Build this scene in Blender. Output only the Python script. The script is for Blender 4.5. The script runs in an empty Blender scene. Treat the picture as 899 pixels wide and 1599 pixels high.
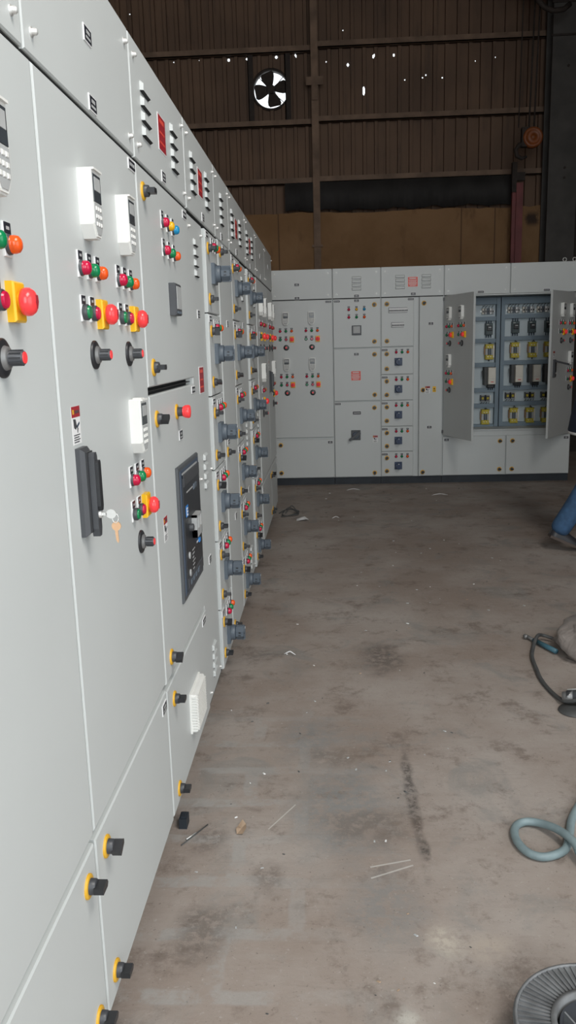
import bpy, math, random
from mathutils import Vector, Matrix
random.seed(7)
scene = bpy.context.scene
COL = scene.collection
PI = math.pi

# ------------------------------------------------------------------ materials
def new_mat(name):
    m = bpy.data.materials.new(name); m.use_nodes = True
    nt = m.node_tree
    return m, nt, nt.nodes['Principled BSDF']

def simple(name, col, rough=0.5, metal=0.0, spec=0.5, var=0.06, scale=18.0, bump=0.0, bscale=300.0, emit=None, es=0.0, trans=0.0, alpha=1.0):
    m, nt, b = new_mat(name)
    b.inputs['Roughness'].default_value = rough
    b.inputs['Metallic'].default_value = metal
    b.inputs['Specular IOR Level'].default_value = spec
    b.inputs['Transmission Weight'].default_value = trans
    b.inputs['Alpha'].default_value = alpha
    tc = nt.nodes.new('ShaderNodeTexCoord')
    n = nt.nodes.new('ShaderNodeTexNoise'); n.inputs['Scale'].default_value = scale; n.inputs['Detail'].default_value = 4
    nt.links.new(tc.outputs['Object'], n.inputs['Vector'])
    r = nt.nodes.new('ShaderNodeValToRGB')
    r.color_ramp.elements[0].position = 0.3; r.color_ramp.elements[1].position = 0.7
    r.color_ramp.elements[0].color = (*[c*(1-var) for c in col], 1)
    r.color_ramp.elements[1].color = (*[min(1, c*(1+var)) for c in col], 1)
    nt.links.new(n.outputs['Fac'], r.inputs['Fac']); nt.links.new(r.outputs['Color'], b.inputs['Base Color'])
    if bump > 0:
        n2 = nt.nodes.new('ShaderNodeTexNoise'); n2.inputs['Scale'].default_value = bscale; n2.inputs['Detail'].default_value = 2
        nt.links.new(tc.outputs['Object'], n2.inputs['Vector'])
        bp = nt.nodes.new('ShaderNodeBump'); bp.inputs['Strength'].default_value = bump; bp.inputs['Distance'].default_value = 0.001
        nt.links.new(n2.outputs['Fac'], bp.inputs['Height']); nt.links.new(bp.outputs['Normal'], b.inputs['Normal'])
    if emit:
        b.inputs['Emission Color'].default_value = (*emit, 1); b.inputs['Emission Strength'].default_value = es
    return m

M = {}
M['grey'] = simple('powder_coat_grey', (0.56, 0.585, 0.58), 0.42, var=0.015, scale=3, bump=0.10, bscale=420)
M['inner'] = simple('inner_frame_grey', (0.19, 0.25, 0.30), 0.55, var=0.05, scale=6)
M['plate'] = simple('mounting_plate', (0.50, 0.57, 0.60), 0.45, var=0.04, scale=6)
M['dark'] = simple('plinth_black', (0.018, 0.024, 0.032), 0.6, var=0.2, scale=9)
M['gap'] = simple('gap_shade_black', (0.015, 0.016, 0.017), 0.8)  # black that paints the shade in seams and under louvers
M['black'] = simple('black_plastic', (0.022, 0.023, 0.026), 0.38, var=0.1)
M['charcoal'] = simple('charcoal_plastic', (0.058, 0.061, 0.068), 0.4, var=0.1)
M['screen'] = simple('dark_screen', (0.05, 0.058, 0.066), 0.2, var=0.05)
M['keys'] = simple('keypad_grey', (0.42, 0.43, 0.43), 0.5)
M['white'] = simple('white_plastic', (0.80, 0.80, 0.77), 0.4, var=0.02)
M['offwhite'] = simple('drive_white', (0.72, 0.68, 0.60), 0.5, var=0.03)
M['paper'] = simple('label_white', (0.78, 0.78, 0.78), 0.6, var=0.02)
M['plabel'] = simple('label_black', (0.02, 0.022, 0.03), 0.4)
M['yellow'] = simple('yellow_ring', (0.72, 0.40, 0.03), 0.4, var=0.06)
M['yplastic'] = simple('yellow_plastic', (0.85, 0.48, 0.01), 0.35, var=0.03)
M['red'] = simple('red_lens', (0.50, 0.008, 0.05), 0.18, var=0.05)
M['green'] = simple('green_lens', (0.005, 0.20, 0.07), 0.18, var=0.05)
M['amber'] = simple('amber_lens', (0.80, 0.10, 0.015), 0.2, var=0.05)
M['ylens'] = simple('yellow_lens', (0.80, 0.42, 0.01), 0.2, var=0.05)
M['blens'] = simple('blue_lens', (0.01, 0.25, 0.48), 0.2, var=0.05)
M['estop'] = simple('glow_red_mushroom', (0.85, 0.055, 0.06), 0.22, var=0.04, emit=(1.0, 0.05, 0.05), es=0.16)  # faint emission adds a glow to the translucent red caps
M['signred'] = simple('sign_red', (0.36, 0.02, 0.032), 0.4, var=0.04)
M['signorange'] = simple('sign_vermilion', (0.70, 0.08, 0.05), 0.4, var=0.04)
M['slate'] = simple('slate_plastic', (0.095, 0.118, 0.145), 0.42, var=0.05)
M['slatedk'] = simple('slate_plastic_dark', (0.055, 0.075, 0.11), 0.42, var=0.05)
M['dsteel'] = simple('dull_steel', (0.22, 0.22, 0.22), 0.38, metal=0.4)
M['sblue'] = simple('switch_blue', (0.035, 0.060, 0.125), 0.4, var=0.05)
M['bezel'] = simple('bezel_grey', (0.085, 0.092, 0.10), 0.45, var=0.06)
M['face'] = simple('breaker_face', (0.030, 0.034, 0.040), 0.35, var=0.06)
M['steel'] = simple('zinc_steel', (0.72, 0.72, 0.70), 0.42, metal=0.55)
M['brass'] = simple('brass_key', (0.80, 0.50, 0.30), 0.35, metal=0.6)
M['bluelogo'] = simple('logo_blue', (0.03, 0.22, 0.62), 0.4)
M['copper'] = simple('copper_winding', (0.30, 0.16, 0.06), 0.4, metal=0.3)
M['core'] = simple('reactor_yellow', (0.50, 0.40, 0.03), 0.5, var=0.15, scale=40)
M['breaker'] = simple('breaker_green_grey', (0.045, 0.07, 0.075), 0.45)
M['orange'] = simple('hoist_orange', (0.20, 0.055, 0.012), 0.5, var=0.2)
M['rubber'] = simple('rubber_dark', (0.07, 0.072, 0.072), 0.6, var=0.15)
M['teal'] = simple('teal_sleeve', (0.05, 0.13, 0.17), 0.4)
M['hose'] = simple('hose_pale_blue', (0.20, 0.265, 0.28), 0.5, var=0.2, scale=14)
M['reel'] = simple('reel_grey', (0.155, 0.16, 0.165), 0.5, var=0.35, scale=20)
M['denim'] = simple('denim_blue', (0.035, 0.085, 0.17), 0.85, var=0.25, scale=25, bump=0.3, bscale=200)
M['navy'] = simple('navy_cotton', (0.012, 0.02, 0.045), 0.85, var=0.2)
M['shoe'] = simple('shoe_black', (0.02, 0.02, 0.024), 0.45)
M['sole'] = simple('shoe_sole', (0.075, 0.055, 0.045), 0.7)
M['skin'] = simple('skin', (0.27, 0.14, 0.085), 0.55, var=0.06)
M['hair'] = simple('hair', (0.012, 0.010, 0.009), 0.6)
M['rust'] = simple('girt_rust', (0.175, 0.115, 0.078), 0.75, var=0.3, scale=5)
M['girtdark'] = simple('girt_dark', (0.030, 0.022, 0.018), 0.8, var=0.3)
M['column'] = simple('column_paint', (0.060, 0.055, 0.050), 0.7, var=0.25, scale=4)
M['redpost'] = simple('post_maroon', (0.16, 0.035, 0.035), 0.6, var=0.25, scale=4)
M['stripdark'] = simple('strip_dark', (0.022, 0.020, 0.019), 0.8, var=0.3, scale=3)
M['leaf'] = simple('dry_leaf', (0.36, 0.26, 0.18), 0.8)

def plastic_bag():
    m, nt, b = new_mat('dusty_plastic')
    b.inputs['Base Color'].default_value = (0.30, 0.265, 0.245, 1)
    b.inputs['Roughness'].default_value = 0.28
    b.inputs['Specular IOR Level'].default_value = 0.4
    n = nt.nodes.new('ShaderNodeTexNoise'); n.inputs['Scale'].default_value = 14; n.inputs['Detail'].default_value = 5; n.inputs['Distortion'].default_value = 1.5
    tc = nt.nodes.new('ShaderNodeTexCoord'); nt.links.new(tc.outputs['Object'], n.inputs['Vector'])
    bp = nt.nodes.new('ShaderNodeBump'); bp.inputs['Strength'].default_value = 0.35; bp.inputs['Distance'].default_value = 0.02
    nt.links.new(n.outputs['Fac'], bp.inputs['Height']); nt.links.new(bp.outputs['Normal'], b.inputs['Normal'])
    return m
M['bag'] = plastic_bag()

class NT:                                     # tiny node helper on world position
    def __init__(s, name):
        s.m, s.nt, s.b = new_mat(name)
        s.geo = s.nt.nodes.new('ShaderNodeNewGeometry')
        s.sep = s.nt.nodes.new('ShaderNodeSeparateXYZ'); s.nt.links.new(s.geo.outputs['Position'], s.sep.inputs[0])
        s.P = s.geo.outputs['Position']; s.X, s.Y, s.Z = s.sep.outputs
    def lk(s, a, i):
        if isinstance(a, (int, float)): i.default_value = a
        elif isinstance(a, tuple): i.default_value = (*a, 1) if len(i.default_value) == 4 else a
        else: s.nt.links.new(a, i)
    def math(s, op, a, b=0.0, c=0.0, clamp=False):
        n = s.nt.nodes.new('ShaderNodeMath'); n.operation = op; n.use_clamp = clamp
        s.lk(a, n.inputs[0]); s.lk(b, n.inputs[1]); s.lk(c, n.inputs[2]); return n.outputs[0]
    def noise(s, scale, detail=5, rough=0.55, vec=None, dist=0.0):
        n = s.nt.nodes.new('ShaderNodeTexNoise'); n.inputs['Scale'].default_value = scale
        n.inputs['Detail'].default_value = detail; n.inputs['Roughness'].default_value = rough; n.inputs['Distortion'].default_value = dist
        s.nt.links.new(vec or s.P, n.inputs['Vector']); return n.outputs['Fac']
    def smooth(s, v, a, b):
        n = s.nt.nodes.new('ShaderNodeMapRange'); n.interpolation_type = 'SMOOTHSTEP'
        s.lk(v, n.inputs['Value']); n.inputs['From Min'].default_value = a; n.inputs['From Max'].default_value = b; return n.outputs[0]
    def mapv(s, sc, loc=(0, 0, 0)):
        n = s.nt.nodes.new('ShaderNodeMapping'); n.inputs['Scale'].default_value = sc; n.inputs['Location'].default_value = loc
        s.nt.links.new(s.P, n.inputs['Vector']); return n.outputs[0]
    def mix(s, f, a, b):
        n = s.nt.nodes.new('ShaderNodeMix'); n.data_type = 'RGBA'
        s.lk(f, n.inputs['Factor']); s.lk(a, n.inputs[6]); s.lk(b, n.inputs[7]); return n.outputs[2]
    def ell(s, cx, cy, rx, ry, wob=0.35, soft=0.5, wscale=13.0):   # ragged-edged elliptical stain
        dx = s.math('DIVIDE', s.math('SUBTRACT', s.X, cx), rx); dy = s.math('DIVIDE', s.math('SUBTRACT', s.Y, cy), ry)
        d = s.math('SQRT', s.math('ADD', s.math('MULTIPLY', dx, dx), s.math('MULTIPLY', dy, dy)))
        w = s.math('MULTIPLY', s.math('SUBTRACT', s.noise(wscale, 9, 0.78), 0.5), wob*9)
        return s.smooth(s.math('ADD', d, w), 1+soft, 1-soft)
    def bump(s, h, st, dist=0.01):
        n = s.nt.nodes.new('ShaderNodeBump'); n.inputs['Strength'].default_value = st; n.inputs['Distance'].default_value = dist
        s.nt.links.new(h, n.inputs['Height']); s.nt.links.new(n.outputs[0], s.b.inputs['Normal'])

def floor_mat():
    t = NT('worn_concrete')
    c = t.mix(t.smooth(t.noise(1.3, 6, 0.6), 0.35, 0.68), (0.272, 0.222, 0.190), (0.365, 0.325, 0.295))
    c = t.mix(t.math('MULTIPLY', t.smooth(t.noise(3.1, 7, 0.65, dist=0.8), 0.52, 0.66), 0.55), c, (0.215, 0.215, 0.205))
    c = t.mix(t.math('MULTIPLY', t.smooth(t.noise(4.5, 9, 0.75), 0.52, 0.66), 0.6), c, (0.130, 0.098, 0.080))
    c = t.mix(t.math('MULTIPLY', t.smooth(t.noise(22, 6, 0.7), 0.60, 0.78), 0.55), c, (0.36, 0.33, 0.30))
    c = t.mix(t.math('MULTIPLY', t.smooth(t.noise(45, 4, 0.7), 0.62, 0.75), 0.45), c, (0.10, 0.082, 0.072))
    c = t.mix(t.math('MULTIPLY', t.smooth(t.noise(11, 8, 0.75, dist=0.6), 0.56, 0.68), 0.45), c, (0.15, 0.118, 0.10))
    c = t.mix(t.math('MULTIPLY', t.smooth(t.noise(70, 3, 0.6), 0.62, 0.72), 0.5), c, (0.42, 0.39, 0.36))
    c = t.mix(t.math('MULTIPLY', t.smooth(t.noise(95, 3, 0.6), 0.64, 0.72), 0.6), c, (0.085, 0.07, 0.062))
    s2 = t.noise(9, 7, 0.75, vec=t.mapv((0.45, 4.5, 1.0), (3, 7, 0)))
    c = t.mix(t.math('MULTIPLY', t.smooth(s2, 0.55, 0.68), 0.2), c, (0.125, 0.102, 0.090))
    grit = t.smooth(t.noise(26, 7, 0.75), 0.42, 0.56)
    # faint streaks across the shed
    st = t.noise(5, 5, 0.65, vec=t.mapv((0.5, 5.0, 1.0)))
    c = t.mix(t.math('MULTIPLY', t.smooth(st, 0.54, 0.72), 0.28), c, (0.33, 0.30, 0.27))
    # pale overspray outlines left where crates stood beside the cabinets
    br = t.nt.nodes.new('ShaderNodeTexBrick'); br.inputs['Scale'].default_value = 1.0
    br.inputs['Mortar Size'].default_value = 0.028; br.inputs['Mortar Smooth'].default_value = 0.4
    br.inputs['Brick Width'].default_value = 0.52; br.inputs['Row Height'].default_value = 0.205; br.offset = 0.35
    br.inputs['Color1'].default_value = (0, 0, 0, 1); br.inputs['Color2'].default_value = (0, 0, 0, 1); br.inputs['Mortar'].default_value = (1, 1, 1, 1)
    va = t.nt.nodes.new('ShaderNodeVectorMath'); va.operation = 'MULTIPLY_ADD'; nz = t.nt.nodes.new('ShaderNodeTexNoise'); nz.inputs['Scale'].default_value = 5; nz.inputs['Detail'].default_value = 6; t.nt.links.new(t.P, nz.inputs['Vector'])
    t.nt.links.new(nz.outputs['Color'], va.inputs[0]); va.inputs[1].default_value = (.07, .05, 0); t.nt.links.new(t.mapv((1, 1, 1), (0.105, 0.005, 0)), va.inputs[2]); t.nt.links.new(va.outputs[0], br.inputs['Vector'])
    mk = t.math('MULTIPLY', br.outputs['Color'], t.smooth(t.math('ADD', t.X, t.math('MULTIPLY', t.noise(2.5), 0.6)), 1.05, 0.35))
    mk = t.math('MULTIPLY', mk, t.smooth(t.Y, 3.6, 2.6))
    mk = t.math('MULTIPLY', mk, t.smooth(t.noise(9, 8, 0.7), 0.40, 0.56))
    c = t.mix(t.math('MULTIPLY', mk, 0.7), c, (0.34, 0.33, 0.315))
    # stains
    for (x, y, rx, ry, w, col, a) in [
        (0.748, 2.45, 0.018, 0.34, 0.35, (0.045, 0.040, 0.038), 0.75), (0.76, 2.17, 0.012, 0.06, 0.4, (0.04, 0.036, 0.034), 0.7),
        (0.72, 3.70, 0.10, 0.20, 0.4, (0.07, 0.060, 0.055), 0.6), (0.52, 2.40, 0.17, 0.28, 0.4, (0.205, 0.215, 0.215), 0.7),
        (0.62, 1.93, 0.10, 0.16, 0.4, (0.205, 0.215, 0.215), 0.55), (0.40, 2.88, 0.12, 0.18, 0.4, (0.205, 0.213, 0.213), 0.6),
        (0.76, 1.80, 0.045, 0.05, 0.5, (0.50, 0.45, 0.38), 0.75), (0.65, 1.55, 0.035, 0.03, 0.5, (0.55, 0.53, 0.48), 0.7),
        (0.87, 1.78, 0.05, 0.05, 0.4, (0.42, 0.36, 0.30), 0.6), (0.98, 1.62, 0.12, 0.12, 0.4, (0.115, 0.085, 0.072), 0.6),
        (0.14, 1.82, 0.07, 0.10, 0.45, (0.105, 0.090, 0.080), 0.6), (-0.02, 1.5, 0.08, 0.05, 0.45, (0.085, 0.075, 0.070), 0.6),
        (0.10, 2.22, 0.06, 0.08, 0.45, (0.115, 0.092, 0.080), 0.55), (0.30, 2.05, 0.05, 0.07, 0.45, (0.12, 0.098, 0.085), 0.55),
        (0.62, 2.30, 0.16, 0.09, 0.45, (0.15, 0.112, 0.088), 0.55), (0.52, 2.75, 0.12, 0.08, 0.45, (0.14, 0.105, 0.082), 0.5),
        (0.12, 3.75, 0.12, 0.1, 0.4, (0.11, 0.09, 0.08), 0.45)]:
        c = t.mix(t.math('MULTIPLY', t.math('MULTIPLY', t.ell(x, y, rx, ry, w), a), t.math('ADD', t.math('MULTIPLY', grit, .75), .25)), c, col)
    # two thin pale scratches
    for (x0, y0, x1, y1, wd) in [(0.59, 2.095, 0.71, 2.130, 0.004), (0.59, 2.045, 0.715, 2.105, 0.004), (0.28, 2.28, 0.36, 2.42, 0.003)]:
        L = math.hypot(x1-x0, y1-y0); ux, uy = (x1-x0)/L, (y1-y0)/L
        a = t.math('ADD', t.math('MULTIPLY', t.math('SUBTRACT', t.X, x0), ux), t.math('MULTIPLY', t.math('SUBTRACT', t.Y, y0), uy))
        b = t.math('ABSOLUTE', t.math('SUBTRACT', t.math('MULTIPLY', t.math('SUBTRACT', t.X, x0), uy), t.math('MULTIPLY', t.math('SUBTRACT', t.Y, y0), ux)))
        m_ = t.math('MULTIPLY', t.smooth(b, wd, wd*0.4), t.math('MULTIPLY', t.math('GREATER_THAN', a, 0), t.math('LESS_THAN', a, L)))
        c = t.mix(t.math('MULTIPLY', m_, 0.8), c, (0.50, 0.48, 0.45))
    t.lk(c, t.b.inputs['Base Color'])
    t.lk(t.math('ADD', t.math('MULTIPLY', t.noise(4, 5), 0.25), 0.58), t.b.inputs['Roughness'])
    t.b.inputs['Specular IOR Level'].default_value = 0.3
    t.bump(t.noise(30, 6, 0.7), 0.25, 0.01)
    return t.m
M['floor'] = floor_mat()

def sheet_mat():
    t = NT('rusty_sheet')
    c = t.mix(t.smooth(t.noise(0.7, 4), 0.35, 0.65), (0.112, 0.068, 0.044), (0.160, 0.096, 0.060))
    c = t.mix(t.math('MULTIPLY', t.smooth(t.noise(6, 6, 0.7, vec=t.mapv((1, 1, 0.12))), 0.5, 0.7), 0.5), c, (0.045, 0.030, 0.024))
    c = t.mix(t.math('MULTIPLY', t.smooth(t.noise(4, 6, 0.7), 0.62, 0.78), 0.5), c, (0.11, 0.066, 0.045))
    t.lk(c, t.b.inputs['Base Color']); t.b.inputs['Roughness'].default_value = 0.75
    return t.m
M['sheet'] = sheet_mat()

def plaster_mat():
    t = NT('tan_plaster')
    c = t.mix(t.smooth(t.noise(1.2, 6, 0.6), 0.35, 0.65), (0.215, 0.118, 0.052), (0.27, 0.155, 0.075))
    c = t.mix(t.math('MULTIPLY', t.smooth(t.noise(5, 7, 0.7, vec=t.mapv((1, 1, 0.35))), 0.56, 0.75), 0.6), c, (0.13, 0.068, 0.034))
    c = t.mix(t.math('MULTIPLY', t.ell(3.20, 11.3, 0.07, 0.6, 0.3), t.smooth(t.math('ABSOLUTE', t.math('SUBTRACT', t.Z, 3.07)), 0.12, 0.03)), c, (0.05, 0.03, 0.02))
    for x in (-0.15, 2.28, 2.72):
        ln = t.smooth(t.math('ABSOLUTE', t.math('SUBTRACT', t.X, x)), 0.012, 0.004)
        c = t.mix(t.math('MULTIPLY', ln, 0.75), c, (0.07, 0.04, 0.025))
    t.lk(c, t.b.inputs['Base Color']); t.b.inputs['Roughness'].default_value = 0.9
    t.bump(t.noise(14, 6), 0.4, 0.02)
    return t.m
M['plaster'] = plaster_mat()

# ------------------------------------------------------------------ mesh builder
class MB:
    def __init__(s): s.v = []; s.f = []; s.mi = []; s.sm = []; s.ms = []
    def mat(s, k):
        if k not in s.ms: s.ms.append(k)
        return s.ms.index(k)
    def add(s, vs, fs, m, smooth=False):
        o = len(s.v); s.v += [tuple(p) for p in vs]; i = s.mat(m)
        for f in fs: s.f.append(tuple(o+k for k in f)); s.mi.append(i); s.sm.append(smooth)
        return s
    def box(s, x0, x1, y0, y1, z0, z1, m):
        vs = [(x, y, z) for x in (x0, x1) for y in (y0, y1) for z in (z0, z1)]
        return s.add(vs, [(0, 1, 3, 2), (4, 6, 7, 5), (0, 4, 5, 1), (2, 3, 7, 6), (0, 2, 6, 4), (1, 5, 7, 3)], m)
    def panel(s, x0, x1, z0, z1, yb, yf, m, ch=0.003):      # front at yf (< yb), chamfered front edge
        a = [(x0, z0), (x1, z0), (x1, z1), (x0, z1)]; i = [(x0+ch, z0+ch), (x1-ch, z0+ch), (x1-ch, z1-ch), (x0+ch, z1-ch)]
        vs = [(x, yb, z) for x, z in a] + [(x, yf+ch, z) for x, z in a] + [(x, yf, z) for x, z in i]
        fs = [(3, 2, 1, 0), (8, 9, 10, 11)]
        for k in range(4):
            n = (k+1) % 4; fs += [(k, n, 4+n, 4+k), (4+k, 4+n, 8+n, 8+k)]
        return s.add(vs, fs, m)
    def prism(s, pts, y0, y1, m, smooth=False):               # polygon in (x,z), from y0 (back) to y1 (front)
        n = len(pts); vs = [(x, y0, z) for x, z in pts] + [(x, y1, z) for x, z in pts]
        return s.add(vs, [tuple(range(n))[::-1], tuple(range(n, 2*n))] + [(k, (k+1) % n, n+(k+1) % n, n+k) for k in range(n)], m, smooth)
    def lathe(s, cx, cz, prof, m, seg=20, axis='y', c=0.0, cap=True):   # prof [(r, t)] along -y (or z)
        vs = []
        for r, t in prof:
            for k in range(seg):
                a = 2*PI*k/seg
                vs.append((cx+r*math.cos(a), t, cz+r*math.sin(a)) if axis == 'y' else (cx+r*math.cos(a), c+r*math.sin(a), t))
        fs = []
        for j in range(len(prof)-1):
            for k in range(seg):
                n = (k+1) % seg; fs.append((j*seg+k, j*seg+n, (j+1)*seg+n, (j+1)*seg+k))
        s.add(vs, fs, m, True)
        if cap:
            o = len(s.v)-len(vs)
            for j in (0, len(prof)-1):
                s.f.append(tuple(o+j*seg+k for k in range(seg))); s.mi.append(s.mat(m)); s.sm.append(False)
        return s
    def tube(s, pts, r, m, seg=8, rads=None):
        P = [Vector(p) for p in pts]; vs = []; up = None
        for i, p in enumerate(P):
            d = (P[min(i+1, len(P)-1)]-P[max(i-1, 0)]).normalized()
            if up is None: up = Vector((0, 0, 1)) if abs(d.z) < 0.9 else Vector((1, 0, 0))
            a = d.cross(up).normalized(); b = a.cross(d).normalized(); up = b
            rr = rads[i] if rads else r
            for k in range(seg):
                t = 2*PI*k/seg; vs.append(p+a*rr*math.cos(t)+b*rr*math.sin(t))
        fs = [(i*seg+k, i*seg+(k+1) % seg, (i+1)*seg+(k+1) % seg, (i+1)*seg+k) for i in range(len(P)-1) for k in range(seg)]
        fs += [tuple(range(seg))[::-1], tuple((len(P)-1)*seg+k for k in range(seg))]
        return s.add(vs, fs, m, True)
    def louver(s, cx, cz, w, h, d, yf, m):                    # pressed hood, opening shade painted as a black face below
        x0, x1, z0, z1 = cx-w/2, cx+w/2, cz-h/2, cz+h/2; e = h*0.28; zt = z1-h*.30
        vs = [(x0+e, yf, z1), (x1-e, yf, z1), (x1, yf, z1-h*.25), (x1, yf, z0), (x0, yf, z0), (x0, yf, z1-h*.25),
              (x1-e, yf-d, zt), (x1-e*.6, yf-d, z0), (x0+e*.6, yf-d, z0), (x0+e, yf-d, zt)]
        s.add(vs, [(0, 9, 6, 1), (9, 8, 7, 6), (1, 6, 2), (2, 6, 7, 3), (5, 9, 0), (5, 4, 8, 9)], m)
        return s.add([(x0, yf-.0008, z0-.003), (x1, yf-.0008, z0-.003), (x1-e*.6, yf-d*.97, z0+.0005), (x0+e*.6, yf-d*.97, z0+.0005)], [(0, 1, 2, 3)], 'gap')
    def mesh(s, name):
        me = bpy.data.meshes.new(name); me.from_pydata(s.v, [], s.f)
        for k in s.ms: me.materials.append(M[k])
        me.polygons.foreach_set('material_index', s.mi); me.polygons.foreach_set('use_smooth', s.sm)
        me.update(); return me
    def build(s, name, parent=None, loc=(0, 0, 0), rot=(0, 0, 0)):
        return link(name, s.mesh(name), parent, loc, rot)

def link(name, data, parent=None, loc=(0, 0, 0), rot=(0, 0, 0), label=None):
    o = bpy.data.objects.new(name, data); COL.objects.link(o)
    if parent: o.parent = parent
    o.location = loc; o.rotation_euler = rot
    if label: o['label'] = label
    return o
def tag(o, label, cat, group=None, kind=None):
    o['label'] = label; o['category'] = cat
    if group: o['group'] = group
    if kind: o['kind'] = kind
    return o
def thing(name, label, cat, loc=(0, 0, 0), rz=0.0, group=None):
    return tag(link(name, None, None, loc, (0, 0, rz)), label, cat, group)
def struct(name, mb, label=None):
    o = mb.build(name); o['kind'] = 'structure'
    return o

# ------------------------------------------------------------------ small fittings (front faces -y, origin on the panel)
CACHE = {}
def comp(kind):
    if kind in CACHE: return CACHE[kind]
    b = MB()
    if kind.startswith('lamp_'):
        col = kind[5:]
        b.panel(-.014, .014, -.018, .034, 0, -.003, 'paper', .0008)
        b.box(-.0125, .0125, -.0042, -.003, .016, .033, 'plabel')
        b.box(-.006, .006, -.0046, -.0042, .022, .027, 'keys')
        b.lathe(0, 0, [(.0155, -.003), (.0155, -.007), (.0140, -.009)], 'charcoal')
        b.lathe(0, 0, [(.0138, -.008), (.0142, -.014), (.0125, -.020), (.0078, -.0235), (.0005, -.025)], col)
    elif kind.startswith('button_'):
        col = kind[7:]
        b.panel(-.014, .014, -.018, .034, 0, -.003, 'paper', .0008)
        b.box(-.0125, .0125, -.0042, -.003, .016, .033, 'plabel')
        b.box(-.006, .006, -.0046, -.0042, .022, .027, 'keys')
        b.lathe(0, 0, [(.0155, -.003), (.0162, -.011), (.0150, -.013), (.0132, -.013), (.0130, -.010)], 'charcoal', cap=False)
        b.lathe(0, 0, [(.0130, -.009), (.0128, -.0165), (.0110, -.0178)], col)
    elif kind == 'estop':
        b.panel(-.023, .023, -.031, .031, 0, -.014, 'yplastic', .003)
        b.lathe(0, 0, [(.015, -.014), (.015, -.018)], 'yplastic')
        b.lathe(0, 0, [(.016, -.017), (.0205, -.019), (.0220, -.024), (.0215, -.030), (.017, -.036), (.009, -.0395), (.0005, -.0405)], 'estop', 24)
        b.prism([(-.004, .010), (.004, .010), (.006, 0), (0, -.011), (-.006, 0)], -.0395, -.0409, 'signred')
    elif kind == 'knob':
        b.lathe(0, 0, [(.030, 0), (.030, -.004), (.027, -.006), (.017, -.0065)], 'black', 24)
        b.lathe(0, 0, [(.019, -.006), (.017, -.012), (.012, -.013)], 'dsteel', 24)
        b.lathe(0, 0, [(.0115, -.012), (.0110, -.034), (.0102, -.0355)], 'charcoal')
        b.lathe(0, 0, [(.0090, -.035), (.0088, -.037)], 'estop')
        for k in range(10):
            a = 2*PI*k/10; b.box(.0118*math.cos(a)-.001, .0118*math.cos(a)+.001, -.033, -.016, .0118*math.sin(a)-.001, .0118*math.sin(a)+.001, 'black')
    elif kind == 'keypad':
        w = .033
        hexa = [(-w, .066), (w, .066), (w, -.040), (w*.45, -.066), (-w*.45, -.066), (-w, -.040)]
        b.prism(hexa, 0, -.026, 'white')
        b.prism([(x*.93, z*.96+.001) for x, z in hexa], -.026, -.029, 'white')
        b.panel(-w*.80, w*.80, .004, .058, -.029, -.0305, 'screen', .0008)
        b.panel(-w*.62, w*.62, .026, .052, -.0305, -.0312, 'keys', .0004)
        b.prism([(-w*.80, .002), (w*.80, .002), (w*.80, -.038), (w*.36, -.058), (-w*.36, -.058), (-w*.80, -.038)], -.029, -.0303, 'keys')
        for r in range(3):
            for c in range(3):
                b.panel(-.020+c*.015, -.010+c*.015, -.012-r*.015, -.004-r*.015, -.0303, -.032, 'white', .001)
        b.prism([(-w*.9, .064), (w*.9, .064), (w*.9, .068), (-w*.9, .068)], .0, -.034, 'white')
        b.prism([(-w*.5, .068), (w*.5, .068), (w*.4, .071), (-w*.4, .071)], -.006, -.028, 'white')
    elif kind.startswith('latch'):
        b.lathe(0, 0, [(.0245, 0), (.0245, -.0035), (.0225, -.005), (.0165, -.005)], 'yellow', 24)
        b.lathe(0, 0, [(.0160, -.004), (.0155, -.016), (.0140, -.018)], 'charcoal')
        a = {'latch': 0.0, 'latch_v': PI/2, 'latch_d': 0.5, 'latch_e': -0.35}[kind]
        c, s_ = math.cos(a), math.sin(a)
        pts = [(-.0175, -.0065), (.0125, -.0075), (.0175, 0), (.0125, .0075), (-.0175, .0065)]
        b.prism([(x*c-z*s_, x*s_+z*c) for x, z in pts], -.016, -.036, 'black')
    elif kind == 'bolt':
        b.lathe(0, 0, [(.0085, 0), (.0085, -.002)], 'steel', 12)
        b.lathe(0, 0, [(.0062, -.002), (.0062, -.008), (.0045, -.011), (.001, -.0118)], 'steel', 6)
    elif kind == 'plate_small':                     # engraved corner tag
        b.panel(-.034, .034, -.0135, .0135, 0, -.0025, 'paper', .0008)
        b.box(-.031, .031, -.0032, -.0025, -.0105, .0105, 'plabel')
        for k, x in enumerate((-.022, -.008, .006, .018)): b.box(x-.004, x+.005, -.0037, -.0032, -.004, .004, 'keys')
    elif kind == 'plate_sq':
        b.panel(-.027, .027, -.0165, .0165, 0, -.0025, 'paper', .0008)
        b.box(-.024, .024, -.0032, -.0025, -.0135, .0135, 'plabel')
        b.box(-.012, .012, -.0037, -.0032, .001, .008, 'keys'); b.box(-.016, .016, -.0037, -.0032, -.009, -.004, 'keys')
    elif kind == 'plate_tall':
        b.panel(-.048, .048, -.020, .020, 0, -.0025, 'paper', .0008)
        b.box(-.044, .044, -.0032, -.0025, -.0165, .0165, 'plabel')
        for k in range(5): b.box(-.032+k*.0145, -.024+k*.0145, -.0037, -.0032, -.0045, .0045, 'paper')
    elif kind in ('sign', 'sign_bright'):
        m = 'signred' if kind == 'sign' else 'signorange'
        b.panel(-.054, .054, -.052, .052, 0, -.0015, 'paper', .0006)
        b.box(-.0505, .0505, -.0021, -.0015, -.0485, .0485, m)
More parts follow.
